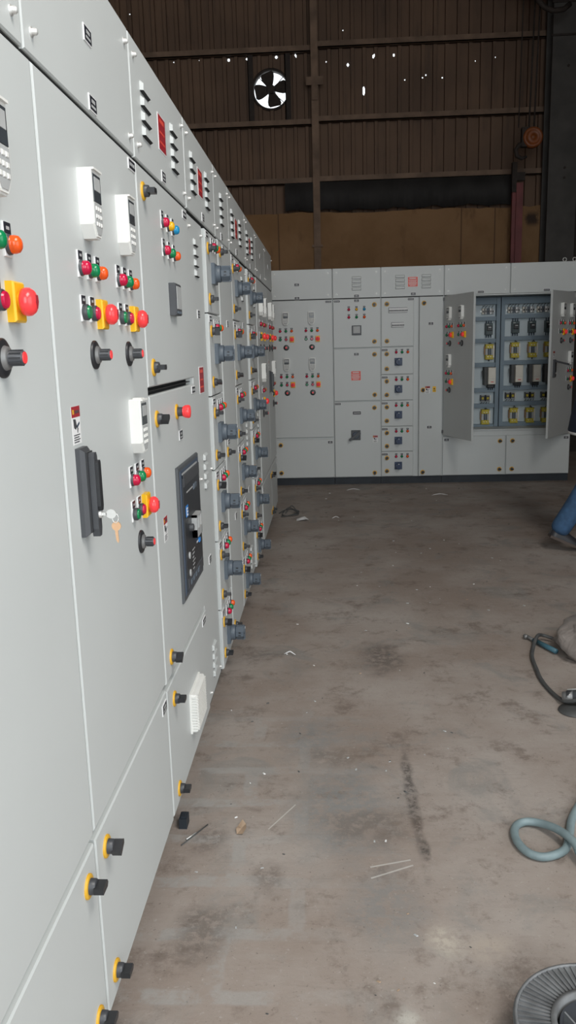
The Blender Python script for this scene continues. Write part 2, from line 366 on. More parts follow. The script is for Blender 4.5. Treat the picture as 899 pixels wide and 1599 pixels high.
        for k, (z, w, h) in enumerate([(.034, .034, .012), (.014, .040, .006), (.002, .036, .006), (-.012, .042, .008), (-.026, .038, .006), (-.038, .030, .005)]):
            if kind == 'sign' and k % 2: continue
            n = 7 if h < .01 else 6
            for j in range(n):
                x = -w+2*w*j/n
                b.box(x, x+2*w/n*.72, -.0025, -.0021, z-h/2, z+h/2, 'paper' if kind != 'sign' else 'signorange')
    elif kind == 'sticker':
        b.panel(-.026, .026, -.037, .037, 0, -.0006, 'paper', .0002)
        b.box(-.026, .026, -.0010, -.0006, .016, .037, 'signred')
        b.box(-.021, -.012, -.0013, -.0010, .022, .031, 'yellow')
        for k in range(4): b.box(-.006+k*.007, -.001+k*.007, -.0013, -.0010, .023, .029, 'charcoal')
        b.prism([(-.018, .013), (-.004, .012), (.002, -.002), (-.006, -.008), (-.016, -.004)], -.0006, -.0010, 'charcoal')
        b.prism([(-.002, -.002), (.018, .006), (.020, .002), (.004, -.006)], -.0006, -.0010, 'slatedk')
        b.prism([(.004, -.004), (.010, -.006), (.006, -.015), (.003, -.014)], -.0006, -.0010, 'charcoal')
        for k in range(4): b.box(-.020, .018-(k % 2)*.006, -.0010, -.0006, -.0195-k*.0045, -.0175-k*.0045, 'charcoal')
    elif kind == 'ysign':
        b.panel(-.018, .018, -.030, .030, 0, -.001, 'yplastic', .0004)
        b.prism([(-.010, -.002), (.010, -.002), (0, .018)], -.001, -.0016, 'plabel')
        for k in range(2): b.box(-.012, .012, -.0016, -.001, -.014-k*.008, -.011-k*.008, 'plabel')
    elif kind in ('switch_std', 'switch_flat'):
        dk = kind == 'switch_flat'
        p, g = ('sblue', 'sblue') if dk else ('slate', 'slate')
        w = .040 if dk else .043
        b.panel(-w, w, -w, w, 0, -.016, p, .003)
        b.lathe(0, 0, [(.0355, -.016), (.0355, -.033), (.034, -.036), (.028, -.0365)], g, 28)
        b.lathe(0, 0, [(.027, -.034), (.027, -.040)], 'slatedk', 28)
        b.prism([(.0315*math.cos(q), .0315*math.sin(q)) for q in [PI/8+2*PI*k/8 for k in range(8)]], -.039, -.072, g)
        b.prism([(.028*math.cos(q), .028*math.sin(q)) for q in [PI/8+2*PI*k/8 for k in range(8)]], -.072, -.076, g)
        b.panel(-.009, .009, -.033, .033, -.040, -.080, g, .004)
        for k, (x, z) in enumerate([(.018, .012), (.018, -.012), (-.018, .0)]): b.lathe(x, z, [(.003, -.076), (.003, -.0785)], 'black', 8)
        b.box(-.004, .004, -.0808, -.080, .018, .028, 'paper')
        b.box(-.0300, -.0285, -.062, -.052, .003, .009, 'black'); b.box(-.0300, -.0285, -.062, -.050, -.009, -.005, 'black')
    elif kind == 'switch_lever':
        b.panel(-.050, .050, -.053, .053, 0, -.014, 'charcoal', .003)
        b.lathe(0, 0, [(.036, -.014), (.036, -.034), (.032, -.038)], 'slatedk', 24)
        a = .62; c, s_ = math.cos(a), math.sin(a)
        pts = [(-.085, -.014), (-.055, -.012), (.052, -.016), (.060, 0), (.052, .016), (-.055, .012), (-.085, .014), (-.092, 0)]
        b.prism([(x*c-z*s_, x*s_+z*c) for x, z in pts], -.034, -.060, 'charcoal')
    elif kind == 'meter':
        b.panel(-.049, .049, -.049, .049, 0, -.022, 'charcoal', .004)
        b.panel(-.036, .036, -.030, .040, -.022, -.0235, 'keys', .0008)
        for k in range(4): b.panel(-.034+k*.018, -.022+k*.018, -.044, -.036, -.022, -.024, 'slate', .001)
    elif kind == 'breaker_window12' or kind == 'breaker_window8':
        n = 12 if kind.endswith('12') else 8; w = .0082*n
        b.panel(-w, w, -.027, .027, 0, -.005, 'paper', .001)
        b.box(-w, -w+.005, -.0062, -.005, -.027, .027, 'black'); b.box(-w, w, -.0056, -.005, .0225, .027, 'charcoal'); b.box(-w, w, -.0056, -.005, -.027, -.0225, 'charcoal')
        b.box(-w+.006, w-.004, -.0058, -.005, -.014, .012, 'paper')
        for k in range(n): b.box(-w+.008+k*.0162, -w+.020+k*.0162, -.016, -.005, -.010, .002, 'black')
    elif kind == 'swing_handle':
        b.panel(-.026, .026, -.088, .088, 0, -.017, 'charcoal', .008)
        b.box(-.018, .018, -.021, -.014, -.080, .080, 'black')
        hx = [(-.011, .070), (-.006, .078), (.006, .078), (.011, .070), (.012, -.074), (.007, -.090), (-.007, -.090), (-.012, -.074)]
        b.prism(hx, -.018, -.032, 'charcoal'); b.prism([(x*.8, z*.60+.016) for x, z in hx], -.032, -.039, 'black')
        b.lathe(0, -.046, [(.008, -.032), (.008, -.037)], 'steel', 14)
    elif kind == 'swing_handle_open':
        b.panel(-.022, .022, -.088, .088, 0, -.022, 'charcoal', .008)
        b.box(-.015, .015, -.024, -.020, -.075, .070, 'black')
        b.add([(-.010, -.020, .062), (.010, -.020, .062), (.010, -.020, .080), (-.010, -.020, .080), (-.009, -.150, .030), (.009, -.150, .030), (.009, -.155, .048), (-.009, -.155, .048)],
              [(3, 2, 1, 0), (4, 5, 6, 7), (0, 1, 5, 4), (1, 2, 6, 5), (2, 3, 7, 6), (3, 0, 4, 7)], 'charcoal')
        b.lathe(0, -.046, [(.008, -.020), (.008, -.027)], 'steel', 14)
    elif kind == 'filter':
        W, H = .098, .073
        b.panel(-W, W, -H, H, 0, -.006, 'white', .001); b.panel(-W+.006, W-.006, -H+.004, H-.004, -.006, -.026, 'white', .008)
        for k in range(13):
            z = -H+.012+k*.0101
            b.box(-W+.012, W-.012, -.0285, -.026, z-.0026, z+.0026, 'white'); b.box(-W+.002, -W+.0075, -.024, -.006, z-.003, z+.003, 'white')
    elif kind == 'acb':
        W, H = .202, .225
        b.panel(-W, W, -H, H, 0, -.009, 'bezel', .004)
        b.panel(-W+.024, W-.024, -H+.020, H-.014, -.009, -.012, 'slatedk', .002)
        b.panel(-W+.044, W-.030, -H+.028, H-.040, -.012, -.015, 'face', .002)
        b.box(-W+.050, W-.06, -.0135, -.012, H-.030, H-.024, 'keys')
        b.panel(-W+.050, W-.044, H-.070, H-.0290, -.0150, -.0180, 'charcoal', .002)
        b.box(-.10, .02, -.0156, -.0150, H-.098, H-.093, 'keys'); b.panel(.03, .09, H-.108, H-.088, -.0150, -.0190, 'slate', .003)
        b.panel(-.128, -.092, .050, .088, -.0150, -.0165, 'bluelogo', .0006)
        for z in (.056, .067, .078): b.box(-.120, -.100, -.0172, -.0165, z-.0025, z+.0025, 'paper')
        b.box(-.1235, -.119, -.0172, -.0165, .054, .082, 'paper')
        for (x0, x1, z0, z1) in [(-.03, .07, .028, .036), (-.03, .07, -.042, -.0150), (-.03, -.022, -.042, .036), (.062, .07, -.042, .036), (.016, .022, -.04, .034)]:
            b.box(x0, x1, -.0330, -.0150, z0, z1, 'keys')
        b.panel(-.018, .014, -.030, .024, -.0150, -.0270, 'slate', .004); b.panel(.024, .058, -.030, .024, -.0150, -.0270, 'copper', .004)
        b.lathe(-.07, .004, [(.013, -.0150), (.013, -.0270), (.010, -.0290)], 'charcoal', 16)
        b.panel(.085, .105, -.085, -.070, -.0150, -.0210, 'bluelogo', .002); b.box(.05, .083, -.0156, -.0150, -.080, -.074, 'paper')
        for z in (-.085, -.145): b.lathe(-.105, z, [(.012, -.0150), (.012, -.0180), (.009, -.0180)], 'keys', 16)
        for k in range(7): b.box(-.045, .005-(k % 3)*.012, -.0156, -.0150, -.085-k*.013, -.081-k*.013, 'keys')
        b.panel(-W+.052, W-.044, -H+.034, -H+.070, -.0150, -.0180, 'charcoal', .003)
        for k in range(4): b.panel(-.12+k*.05, -.09+k*.05, -H+.042, -H+.060, -.0180, -.0210, 'slate', .002)
    elif kind == 'drive':
        b.panel(-.062, -.006, -.098, .098, 0, -.10, 'rubber', .003)
        b.panel(-.026, .054, -.088, .092, -.0, -.150, 'offwhite', .004)
        b.panel(-.022, .050, -.126, -.090, 0, -.09, 'black', .004)
        b.box(.000, .032, -.1508, -.150, -.066, -.058, 'signorange'); b.box(-.020, .048, -.1504, -.150, -.030, -.028, 'keys')
        b.tube([(-.055, -.05, .08), (-.075, -.06, .05), (-.072, -.06, .0), (-.055, -.055, -.03), (-.03, -.08, -.02)], .006, 'rubber', 6)
        for x in (-.008, .014, .036): b.tube([(x, -.06, -.12), (x+.002, -.055, -.15)], .006, 'black', 6)
    elif kind == 'reactor':
        for z in (.058, -.058): b.panel(-.044, .044, z-.024, z+.024, 0, -.075, 'core', .004)
        for x in (-.030, .0, .030): b.panel(x-.013, x+.013, -.040, .040, -.01, -.070, 'keys' if x else 'slate', .004)
        for x in (-.030, .0, .030):
            b.lathe(x+.010, .052, [(.005, -.075), (.005, -.088)], 'steel', 8); b.lathe(x+.010, -.052, [(.005, -.075), (.005, -.088)], 'steel', 8)
        b.box(.036, .050, -.082, -.02, -.060, .070, 'offwhite'); b.box(-.052, -.040, -.05, -.01, -.030, .060, 'copper')
        b.tube([(.0, -.04, .08), (.004, -.045, .105), (.03, -.05, .07)], .005, 'rubber', 6); b.tube([(.0, -.04, -.08), (.0, -.035, -.10)], .006, 'black', 6)
    elif kind == 'breaker_mccb':
        b.panel(-.038, .038, -.062, .062, 0, -.070, 'breaker', .004); b.panel(-.026, .026, -.020, .034, -.070, -.082, 'black', .004)
        b.box(-.010, .018, -.0826, -.082, .014, .020, 'paper'); b.box(-.030, -.006, -.0706, -.070, .042, .050, 'keys')
        for x in (-.025, 0, .025):
            b.tube([(x, -.03, .062), (x, -.035, .098)], .006, 'slatedk', 6); b.tube([(x, -.03, -.062), (x, -.035, -.090)], .006, 'slatedk', 6)
    elif kind == 'contactor':
        for x in (-.032, .022):
            b.panel(x-.020, x+.022, -.032, .032, 0, -.070, 'black', .003); b.panel(x-.012, x+.012, -.014, .012, -.070, -.080, 'core', .003)
            for k in range(3): b.box(x-.014+k*.012, x-.007+k*.012, -.072, -.05, .024, .034, 'keys'); b.box(x-.014+k*.012, x-.007+k*.012, -.072, -.05, -.036, -.024, 'keys')
        b.panel(.046, .060, -.026, .028, 0, -.045, 'offwhite', .002)
        for k in range(4): b.tube([(-.04+k*.028, -.05, -.034), (-.036+k*.026, -.045, -.052), (-.05+k*.03, -.03, -.058)], .003, 'rubber', 5)
    elif kind == 'relay_row':
        b.box(-.075, .075, -.010, 0, -.008, .008, 'steel')
        for k in range(5):
            x = -.062+k*.026
            b.panel(x, x+.021, -.030, .030, 0, -.045-(k % 2)*.012, ('offwhite', 'keys', 'slate', 'paper', 'keys')[k], .002)
            b.box(x+.005, x+.016, -.060, -.045, -.012, .006, 'black')
        for k in range(4): b.tube([(-.06+k*.034, -.03, .03), (-.055+k*.034, -.04, .05), (-.03+k*.03, -.02, .06)], .003, 'rubber', 5)
    elif kind == 'eye':
        pts = [(.018*math.cos(a), 0, .026+.018*math.sin(a)) for a in [2*PI*k/16 for k in range(17)]]
        b.tube(pts, .0042, 'steel', 8); b.lathe(0, 0, [(.012, 0), (.012, .006), (.007, .010)], 'steel', 12, axis='z')
    CACHE[kind] = b.mesh(kind); return CACHE[kind]

NAMES = {'lamp': 'indicator_lamp', 'button': 'push_button', 'estop': 'emergency_stop_button', 'knob': 'speed_knob', 'keypad': 'drive_keypad', 'latch': 'door_latch', 'bolt': 'cover_bolt',
         'plate': 'nameplate', 'sign': 'warning_sign', 'sticker': 'safety_sticker', 'ysign': 'caution_sticker', 'switch': 'rotary_switch', 'meter': 'panel_meter', 'breaker_window12': 'breaker_window', 'breaker_window8': 'breaker_window',
         'swing': 'swing_handle', 'filter': 'filter_grille', 'acb': 'air_circuit_breaker', 'drive': 'frequency_drive', 'reactor': 'line_reactor', 'breaker_mccb': 'circuit_breaker', 'contactor': 'contactor_pair', 'relay': 'relay_row', 'eye': 'lifting_eye'}
LCOL = {'lamp_red': 'red indicator lamp', 'lamp_green': 'green indicator lamp', 'lamp_amber': 'orange indicator lamp', 'lamp_ylens': 'yellow indicator lamp', 'lamp_blens': 'blue indicator lamp',
        'button_green': 'green push button', 'button_red': 'red push button', 'estop': 'red mushroom on a yellow block', 'acb': 'black framed air circuit breaker', 'filter': 'white slatted filter grille',
        'sign': 'red warning plate', 'sign_bright': 'red and white warning plate', 'keypad': 'white drive keypad in a holder', 'switch_std': 'blue grey rotary switch', 'switch_flat': 'dark blue rotary switch', 'switch_lever': 'black rotary switch with a long lever',
        'ysign': 'yellow caution sticker', 'drive': 'cream front frequency drive', 'reactor': 'yellow line reactor', 'swing_handle': 'black swing handle with lock', 'swing_handle_open': 'black swing handle pulled out'}
def put(kind, parent, u, z, w=0.0, rot=(0, 0, 0)):
    nm = NAMES.get(kind) or NAMES[kind.split('_')[0]]
    return link(nm, comp(kind), parent, (u, -w, z), rot, LCOL.get(kind))

# ------------------------------------------------------------------ cabinet pieces (cabinet space: x along the front, -y outward)
ZT, ZB, ZS = 2.28, 0.08, 1.975
def body(root, x0, x1, depth=0.62, open_x=None, plinth=True):
    b = MB()
    if open_x is None:
        b.box(x0, x1, .0225, depth, ZB, ZT-.004, 'grey')
    else:
        a, c, z0, z1 = open_x
        b.box(x0, x1, .0225, depth, ZB, z0, 'grey'); b.box(x0, x1, .0225, depth, z1, ZT-.004, 'grey')
        b.box(x0, a, .0225, depth, z0, z1, 'grey'); b.box(c, x1, .0225, depth, z0, z1, 'grey')
        b.box(a, c, depth-.02, depth, z0, z1, 'inner')
        b.box(a-.001, a+.012, .004, .0225, z0-.012, z1+.012, 'grey'); b.box(c-.012, c+.001, .004, .0225, z0-.012, z1+.012, 'grey')
        b.box(a, c, .004, .0225, z1, z1+.012, 'grey'); b.box(a, c, .004, .0225, z0-.012, z0, 'grey')
    b.build('carcass', root)
    p = MB(); p.box(x0+.002, x1-.002, .035, depth-.02, 0, ZB, 'dark')
    p.box(x0+.03, x0+.10, .028, .035, .012, .030, 'dark'); p.box(x1-.10, x1-.03, .028, .035, .012, .030, 'dark')
    o = p.build('plinth', root); o['label'] = 'black base plinth'
def cover(root, x0, x1, louvers=(), sign=None, plates=(), bolts=True, signkind='sign'):
    b = MB(); b.panel(x0+.004, x1-.004, ZS+.004, ZT, .0225, 0, 'grey', .003)
    for cx in louvers:
        for k in range(4): b.louver(cx, 2.184-k*.0375, .10, .026, .0095, 0, 'grey')
    o = b.build('top_cover', root)
    seam(root, x0, x1, ZS+.0015, .012)
    if bolts:
        for bx in (x0+.045, x1-.045):
            for bz in (2.018, 2.236): put('bolt', o, bx, bz)
    if sign is not None: put(signkind, o, sign, 2.124)
    for (px, pz) in plates: put('plate_sq', o, px, pz)
    return o
def seam(root, x0, x1, z, h=.012):  # black strips added to paint the shade inside a seam
    b = MB(); b.box(x0+.004, x1-.004, .0212, .0226, z-h/2, z+h/2, 'gap'); b.box(x0+.004, x1-.004, .006, .0212, z-.0012, z+.0012, 'gap'); b.build('seam_shade', root)
def door(root, x0, x1, z0, z1, hinge='l', ang=0.0, name='door', yf=0.0, gap=.005):
    hx = x0 if hinge == 'l' else x1
    b = MB(); b.panel(x0+gap-hx, x1-gap-hx, z0+gap*.8, z1-gap*.8, .021, yf, 'grey', .0035)
    o = b.build(name, root, (hx, 0, 0), (0, 0, ang)); o['hx'] = 0
    del o['hx']
    return o, hx
def control_group(dr, hx, u, zk=1.785, kp=True):        # keypad, three lamps, two buttons with mushroom, speed knob
    x = u-hx
    put('keypad', dr, x, zk)
    for k, c in enumerate(('lamp_red', 'lamp_green', 'lamp_amber')): put(c, dr, x-.061+k*.061, zk-.127)
    put('button_green', dr, x-.061, zk-.213); put('button_red', dr, x, zk-.213); put('estop', dr, x+.062, zk-.213)
    put('knob', dr, x, zk-.298)
def feeders(root, x0, x1, tops, hinge='r'):
    for i in range(len(tops)-1):
        t, bt = tops[i], tops[i+1]
        d, hx = door(root, x0, x1, bt, t, hinge, name='feeder_door', yf=-.006, gap=.003)
        if i: seam(root, x0, x1, t, .014)
        w = .006
        put('plate_small', d, x0+.040-hx, t-.022, w)
        k = ['latch', 'latch_v', 'latch', 'latch_d', 'latch_e', 'latch_d'][i % 6]
        put(k, d, x0+.060-hx, t-.072, w); put(['latch', 'latch_e', 'latch', 'latch', 'latch_e', 'latch'][i % 6], d, x0+.060-hx, bt+.058, w)
        for j, c in enumerate(('lamp_red', 'lamp_green', 'lamp_amber')): put(c, d, x0+.160+j*.061-hx, t-.055, w)
        put(FSW[0], d, x0+.180-hx, t-.165, w)
FSW = ['switch_std']
TOPS6 = [1.965, 1.633, 1.293, .982, .67, .36, .084]
def vent_strip(root, x0, x1, louvers=(1.885, 1.04, .275), cx=None, sign=None):
    b = MB(); b.panel(x0+.003, x1-.003, ZB+.004, ZS-.008, .0225, .006, 'grey', .002)
    cx = cx or (x0+x1)/2
    for lz in louvers:
        for k in range(4): b.louver(cx, lz-k*.0375, .085, .024, .0085, .006, 'grey')
    o = b.build('vent_panel', root)
    for bx in (x0+.045, x1-.045):
        for bz in (1.925, 1.0, .125): put('bolt', o, bx, bz, -.006)
    put('plate_sq', o, cx, 1.62, -.006); put('plate_sq', o, cx, .645, -.006)
    if sign: put('sign', o, cx, 1.37, -.006)
    return o

ROWD = 8.7285
def left_cab(y0, label):   return thing('switchboard_cabinet', label, 'electrical cabinet', (0, y0, 0), PI/2, 'grey cabinets in the left row')
def back_cab(x0, label):   return thing('switchboard_cabinet', label, 'electrical cabinet', (x0, ROWD, 0), 0, 'grey cabinets in the back row')

def double_drive(root, W, split, ang_l=0.0, ang_r=0.0, groups_l=(), groups_r=(), low_l=(), low_r=(), handle=None, zk=1.785):
    """two tall doors above two low doors"""
    zl = .51
    dl, hl = door(root, 0, split, zl+.012, ZS-.001, 'l', ang_l)
    dr, hr = door(root, split, W, zl+.012, ZS-.001, 'r', ang_r)
    for u in groups_l: control_group(dl, hl, u, zk)
    for u in low_l: control_group(dl, hl, u, zk-.477)
    for u in groups_r: control_group(dr, hr, u, zk)
    for u in low_r: control_group(dr, hr, u, zk-.477)
    if handle:
        put('sticker', dr, split+.092-hr, 1.347); put(handle, dr, split+.097-hr, 1.215)
    for (a, c, h, lx) in ((0, split, 'l', split-.062), (split, W, 'r', split+.070)):
        d, hx = door(root, a, c, ZB+.002, zl, h, name='lower_door')
        put('latch_d' if h == 'r' else 'latch', d, lx-hx, .448); put('latch', d, lx-hx, .142)
        put('plate_sq', d, (c-.045 if h == 'r' else a+.045)-hx, zl-.04)
    return dl, dr

# ------------------------------------------------------------------ LEFT ROW (front on the plane x = 0, running away along +y)
# A+B: two leaf drive cabinet nearest the camera
r = left_cab(.70, 'nearest grey cabinet at the left edge, black swing handle with hanging key')
body(r, 0, 1.502)
cover(r, 0, .727, plates=[(.36, 2.13), (.36, 2.003)]); cover(r, .727, 1.502, plates=[(1.122, 2.133), (1.127, 2.001)])
dl, dr = double_drive(r, 1.502, .757, groups_l=(.225, .515), groups_r=(1.009, 1.304), low_r=(1.307,), handle='swing_handle', zk=1.778)
put('plate_small', dr, -.045, 1.948)

# C: breaker cabinet
r = left_cab(2.215, 'grey cabinet with the big black framed air circuit breaker, left row')
body(r, -.010, .765)
cover(r, -.010, .765, louvers=(.150, .565), sign=.375, plates=[(.365, 2.002)])
d, hx = door(r, -.010, .765, 1.383, ZS-.001, 'r')
put('latch', d, .062-hx, 1.908); put('latch', d, .066-hx, 1.440)
for k, c in enumerate(('lamp_red', 'lamp_ylens', 'lamp_blens')): put(c, d, .300+k*.082-hx, 1.862)
for k, c in enumerate(('lamp_red', 'lamp_green', 'lamp_amber')): put(c, d, .300+k*.082-hx, 1.782)
put('meter', d, .405-hx, 1.643); put('plate_small', d, .705-hx, 1.944)
d, hx = door(r, -.010, .765, .512, 1.368, 'r')
put('latch_d', d, .070-hx, 1.295); seam(r, .0, .70, 1.3755, .026)
e = MB(); e.lathe(0, 0, [(.0245, 0), (.0245, -.0035), (.0225, -.005), (.0165, -.005)], 'yellow', 24); e.lathe(0, 0, [(.015, -.004), (.0145, -.022)], 'charcoal'); e.lathe(0, 0, [(.016, -.022), (.020, -.028), (.0215, -.040), (.019, -.045), (.001, -.047)], 'estop', 24)
e.build('emergency_stop_button', d, (.375-hx, 0, 1.292))['label'] = 'red mushroom on a yellow ring'
put('plate_sq', d, .425-hx, 1.212); put('plate_small', d, .715-hx, 1.345); put('acb', d, .500-hx, .893); put('sticker', d, .107-hx, .965)
put('latch_d', d, .080-hx, .572)
d, hx = door(r, -.010, .765, ZB+.002, .500, 'r', name='lower_door')
put('latch', d, .088-hx, .432); put('latch', d, .088-hx, .128); put('filter', d, .430-hx, .262); put('plate_small', d, .70-hx, .470)

# D: vent strip and six feeders
r = left_cab(2.985, 'first cabinet of stacked rotary switches beyond the air circuit breaker')
body(r, 0, .737)
cover(r, 0, .737, louvers=(.165, .520), sign=.345, plates=[(.380, 2.002)])
vent_strip(r, 0, .365, louvers=(1.885, 1.07, .275), cx=.190, sign=True)
feeders(r, .380, .735, TOPS6)

# E: plain cable alley
r = left_cab(3.725, 'narrow plain grey cabinet between two stacks of rotary switches')
body(r, 0, .510)
cover(r, 0, .510, louvers=(.240,), plates=[(.215, 2.002)])
d, hx = door(r, .020, .510, ZB+.002, ZS-.001, 'r', yf=-.006)
for z in (1.920, 1.005, .140): put('latch', d, .082-hx, z, .006)
put('plate_sq', d, .20-hx, 1.945, .006); put('plate_sq', d, .255-hx, 1.605, .006); put('plate_sq', d, .290-hx, .650, .006); put('plate_small', d, .12-hx, 1.05, .006)

# F: feeders and vent strip
r = left_cab(4.240, 'second cabinet of stacked rotary switches in the left row')
body(r, 0, .825)
cover(r, 0, .825, louvers=(.160, .530), sign=.345, plates=[(.330, 2.002)])
feeders(r, .004, .400, TOPS6)
vent_strip(r, .420, .825, cx=.60, sign=False)

# G: feeders and vent strip
r = left_cab(5.070, 'farthest cabinet of stacked rotary switches in the left row')
body(r, 0, .680)
cover(r, 0, .680, louvers=(.110, .430), sign=.290, plates=[(.30, 2.002)])
feeders(r, .004, .385, TOPS6)
vent_strip(r, .400, .680, cx=.54, sign=False)

# H+I: far two leaf drive cabinet
r = left_cab(5.755, 'last grey cabinet at the far end of the left row, red mushroom buttons')
body(r, 0, 1.620)
cover(r, 0, .800, plates=[(.42, 2.15), (.42, 2.003)]); cover(r, .800, 1.620, plates=[(1.22, 2.15)])
dl, dr = double_drive(r, 1.62, .900, groups_l=(.22, .52), groups_r=(1.12, 1.43), low_l=(.30,), low_r=(1.40,), handle='swing_handle')

# key hanging in the near swing handle
k = thing('key', 'brass key hanging from the lock of the black swing handle', 'key', (.036, .70+.757+.097, 1.169))
b = MB(); b.box(-.001, .010, -.0012, .0012, -.003, .003, 'steel'); b.prism([(.019+.0105*math.cos(a), .0095*math.sin(a)) for a in [2*PI*j/14 for j in range(14)]], .0012, -.0012, 'steel'); b.build('key_head', k)
b = MB(); b.tube([(.027+.006*math.cos(a), .002*math.sin(a), -.009+.009*math.sin(a)) for a in [2*PI*j/16 for j in range(17)]], .0009, 'steel', 6); b.build('key_ring', k)
b = MB(); b.prism([(.028+.0095*math.cos(a), -.025+.0095*math.sin(a)) for a in [2*PI*j/14 for j in range(14)]], .0012, -.0012, 'brass')
b.prism([(.0245, -.032), (.0305, -.032), (.0315, -.056), (.0295, -.060), (.0262, -.054)], .0011, -.0011, 'brass'); b.build('key_blade', k)['label'] = 'brass coloured second key'

# ------------------------------------------------------------------ BACK ROW (front on the plane y = ROWD)
# c1: two leaf drive cabinet whose left half stands behind the end of the left row
x0 = -.76
r = back_cab(x0, 'back row cabinet with four drive keypads, beside the end of the left row')
body(r, 0, 1.302)
cover(r, 0, .655, plates=[(.33, 2.13)]); cover(r, .655, 1.302, plates=[(.933, 2.128), (.933, 1.992)])
dl, dr = double_drive(r, 1.302, .650, groups_l=(.25,), groups_r=(.807, 1.080), low_l=(.25,), low_r=(.807, 1.080))
put('plate_small', dr, -.043, 1.948)
# c2: incomer
r = back_cab(.544, 'back row cabinet with the long levered black switch')
body(r, 0, .503)
cover(r, 0, .503, louvers=(.252,), plates=[(.251, 1.998)])
d, hx = door(r, 0, .503, 1.465, ZS-.001, 'l')
put('plate_small', d, .045, 1.948); put('plate_sq', d, .251, 1.950); put('latch_v', d, .436, 1.906); put('latch_d', d, .436, 1.529)
for k, c in enumerate(('lamp_red', 'lamp_ylens', 'lamp_blens')): put(c, d, .169+k*.081, 1.862)
for k, c in enumerate(('lamp_red', 'lamp_green', 'lamp_amber')): put(c, d, .169+k*.081, 1.782)
put('meter', d, .249, 1.648)
d, hx = door(r, 0, .503, .907, 1.463, 'l')
put('plate_sq', d, .244, 1.400); put('latch', d, .436, 1.395); put('latch_v', d, .436, .971); put('sign_bright', d, .238, 1.175)
d, hx = door(r, 0, .503, ZB+.002, .905, 'l')
put('plate_small', d, .042, .880); put('plate_tall', d, .244, .780); put('latch', d, .432, .833); put('latch_v', d, .432, .128)
put('switch_lever', d, .231, .542); put('sticker', d, .440, .496)
# c3+c4: feeders beside a cable alley door standing ajar
r = back_cab(1.047, 'back row cabinet with five small switch doors and a narrow door ajar')
body(r, 0, .655)
cover(r, 0, .655, louvers=(.200, .470), sign=.332, plates=[(.337, 2.002)], signkind='sign_bright')
d, hx = door(r, 0, .350, 1.467, ZS-.001, 'r', name='feeder_door')
put('latch', d, .064-hx, 1.908); put('latch_e', d, .064-hx, 1.528); put('breaker_window12', d, .178-hx, 1.842); put('breaker_window8', d, .175-hx, 1.692); put('plate_small', d, .312-hx, 1.950)
FSW[0] = 'switch_flat'
TB = [1.465, 1.180, .906, .629, .356, .084]
for i in range(5):
    t, bt = TB[i], TB[i+1]
    d, hx = door(r, 0, .345, bt, t, 'r', name='feeder_door', gap=.003)
    put('plate_small', d, .038-hx, t-.030)
    put(('latch', 'latch_v', 'latch_e', 'latch_d', 'latch_d')[i], d, .062-hx, t-.070); put(('latch', 'latch', 'latch', 'latch_e', 'latch')[i], d, .062-hx, bt+.060)
    for j, c in enumerate(('lamp_red', 'lamp_green', 'lamp_amber')): put(c, d, .161+j*.061-hx, t-.055)
    put('switch_flat', d, .184-hx, t-.154)
d, hx = door(r, .395, .653, ZB+.002, ZS-.001, 'r', ang=math.radians(6), name='alley_door')
put('latch_d', d, .445-hx, 1.905); put('plate_sq', d, .520-hx, 1.695); put('latch_v', d, .440-hx, 1.010); put('sticker', d, .490-hx, 1.010); put('ysign', d, .562-hx, 1.014); put('plate_sq', d, .512-hx, .612); put('latch_d', d, .442-hx, .128)
# c5: open drive cabinet
r = back_cab(1.702, 'back row cabinet with both tall doors open, components inside')
body(r, 0, 1.356, depth=.62, open_x=(.022, 1.334, .575, 1.965))
cover(r, 0, .678); cover(r, .678, 1.356)
for px in (.378, 1.050): put('plate_small', r, px, 2.001, .001)
dl, dr = double_drive(r, 1.356, .676, ang_l=math.radians(-73), ang_r=math.radians(55), groups_l=(.155, .430), groups_r=(.955, 1.220), low_l=(.155,), low_r=(1.220,), handle='swing_handle_open')
for z in (.56, 1.94):
    for hxp in (.012, 1.344):
        h = MB(); h.box(-.018, .018, -.020, .012, -.016, .016, 'charcoal'); h.lathe(0, 0, [(.007, -.022), (.007, .022)], 'steel', 10, axis='z', c=-.018); h.build('hinge', r, (hxp, 0, z))
# inside: frame and plates
b = MB(); YR = .285
XL, XM0, XM1, XR = .030, .600, .690, 1.326
b.box(XL, XR, YR+.055, YR+.060, .50+.08, 1.95, 'plate')
b.box(XM0, XM0+.040, YR-.02, YR+.055, .578, 1.955, 'inner'); b.box(XM0+.050, XM1, YR-.02, YR+.055, .578, 1.955, 'inner'); b.box(XM0+.040, XM0+.050, YR+.02, YR+.055, .578, 1.955, 'gap')
for (a, c) in ((XL, XM0), (XM1, XR)):
    dz = 0 if a == XL else .018
    for z in (1.737, 1.505, 1.248, .975, .805, .580): b.box(a, c, YR, YR+.055, z-.022+dz, z+.022+dz, 'inner')
    b.box(a, c, YR-.01, YR+.055, 1.885, 1.955, 'inner')
b.box(XL, XL+.05, YR, YR+.055, .578, 1.95, 'inner')
b.box(XL, XR, YR+.06, .60, 1.955, 1.964, 'inner')
fr = b.build('mounting_frame', r, (0, 0, 0)); fr['label'] = 'blue grey mounting frame'
W0 = -(YR+.055)
def inner(kind, x, z): put(kind, fr, x-1.702, z, W0)
for x in (2.228, 2.511, 2.687, 2.862): inner('breaker_mccb', x, 1.628 if x < 2.4 else 1.640)
for x in (2.236, 2.511, 2.700, 2.872): inner('reactor', x, 1.386 if x < 2.4 else 1.398)
for x in (2.240, 2.530, 2.720, 2.885): inner('drive', x, 1.128 if x < 2.4 else 1.146)
for x in (2.205, 2.475, 2.685, 2.860): inner('contactor', x, .888 if x < 2.4 else .910)
for x in (2.208, 2.516, 2.692, 2.862): inner('reactor', x, .682 if x < 2.4 else .692)
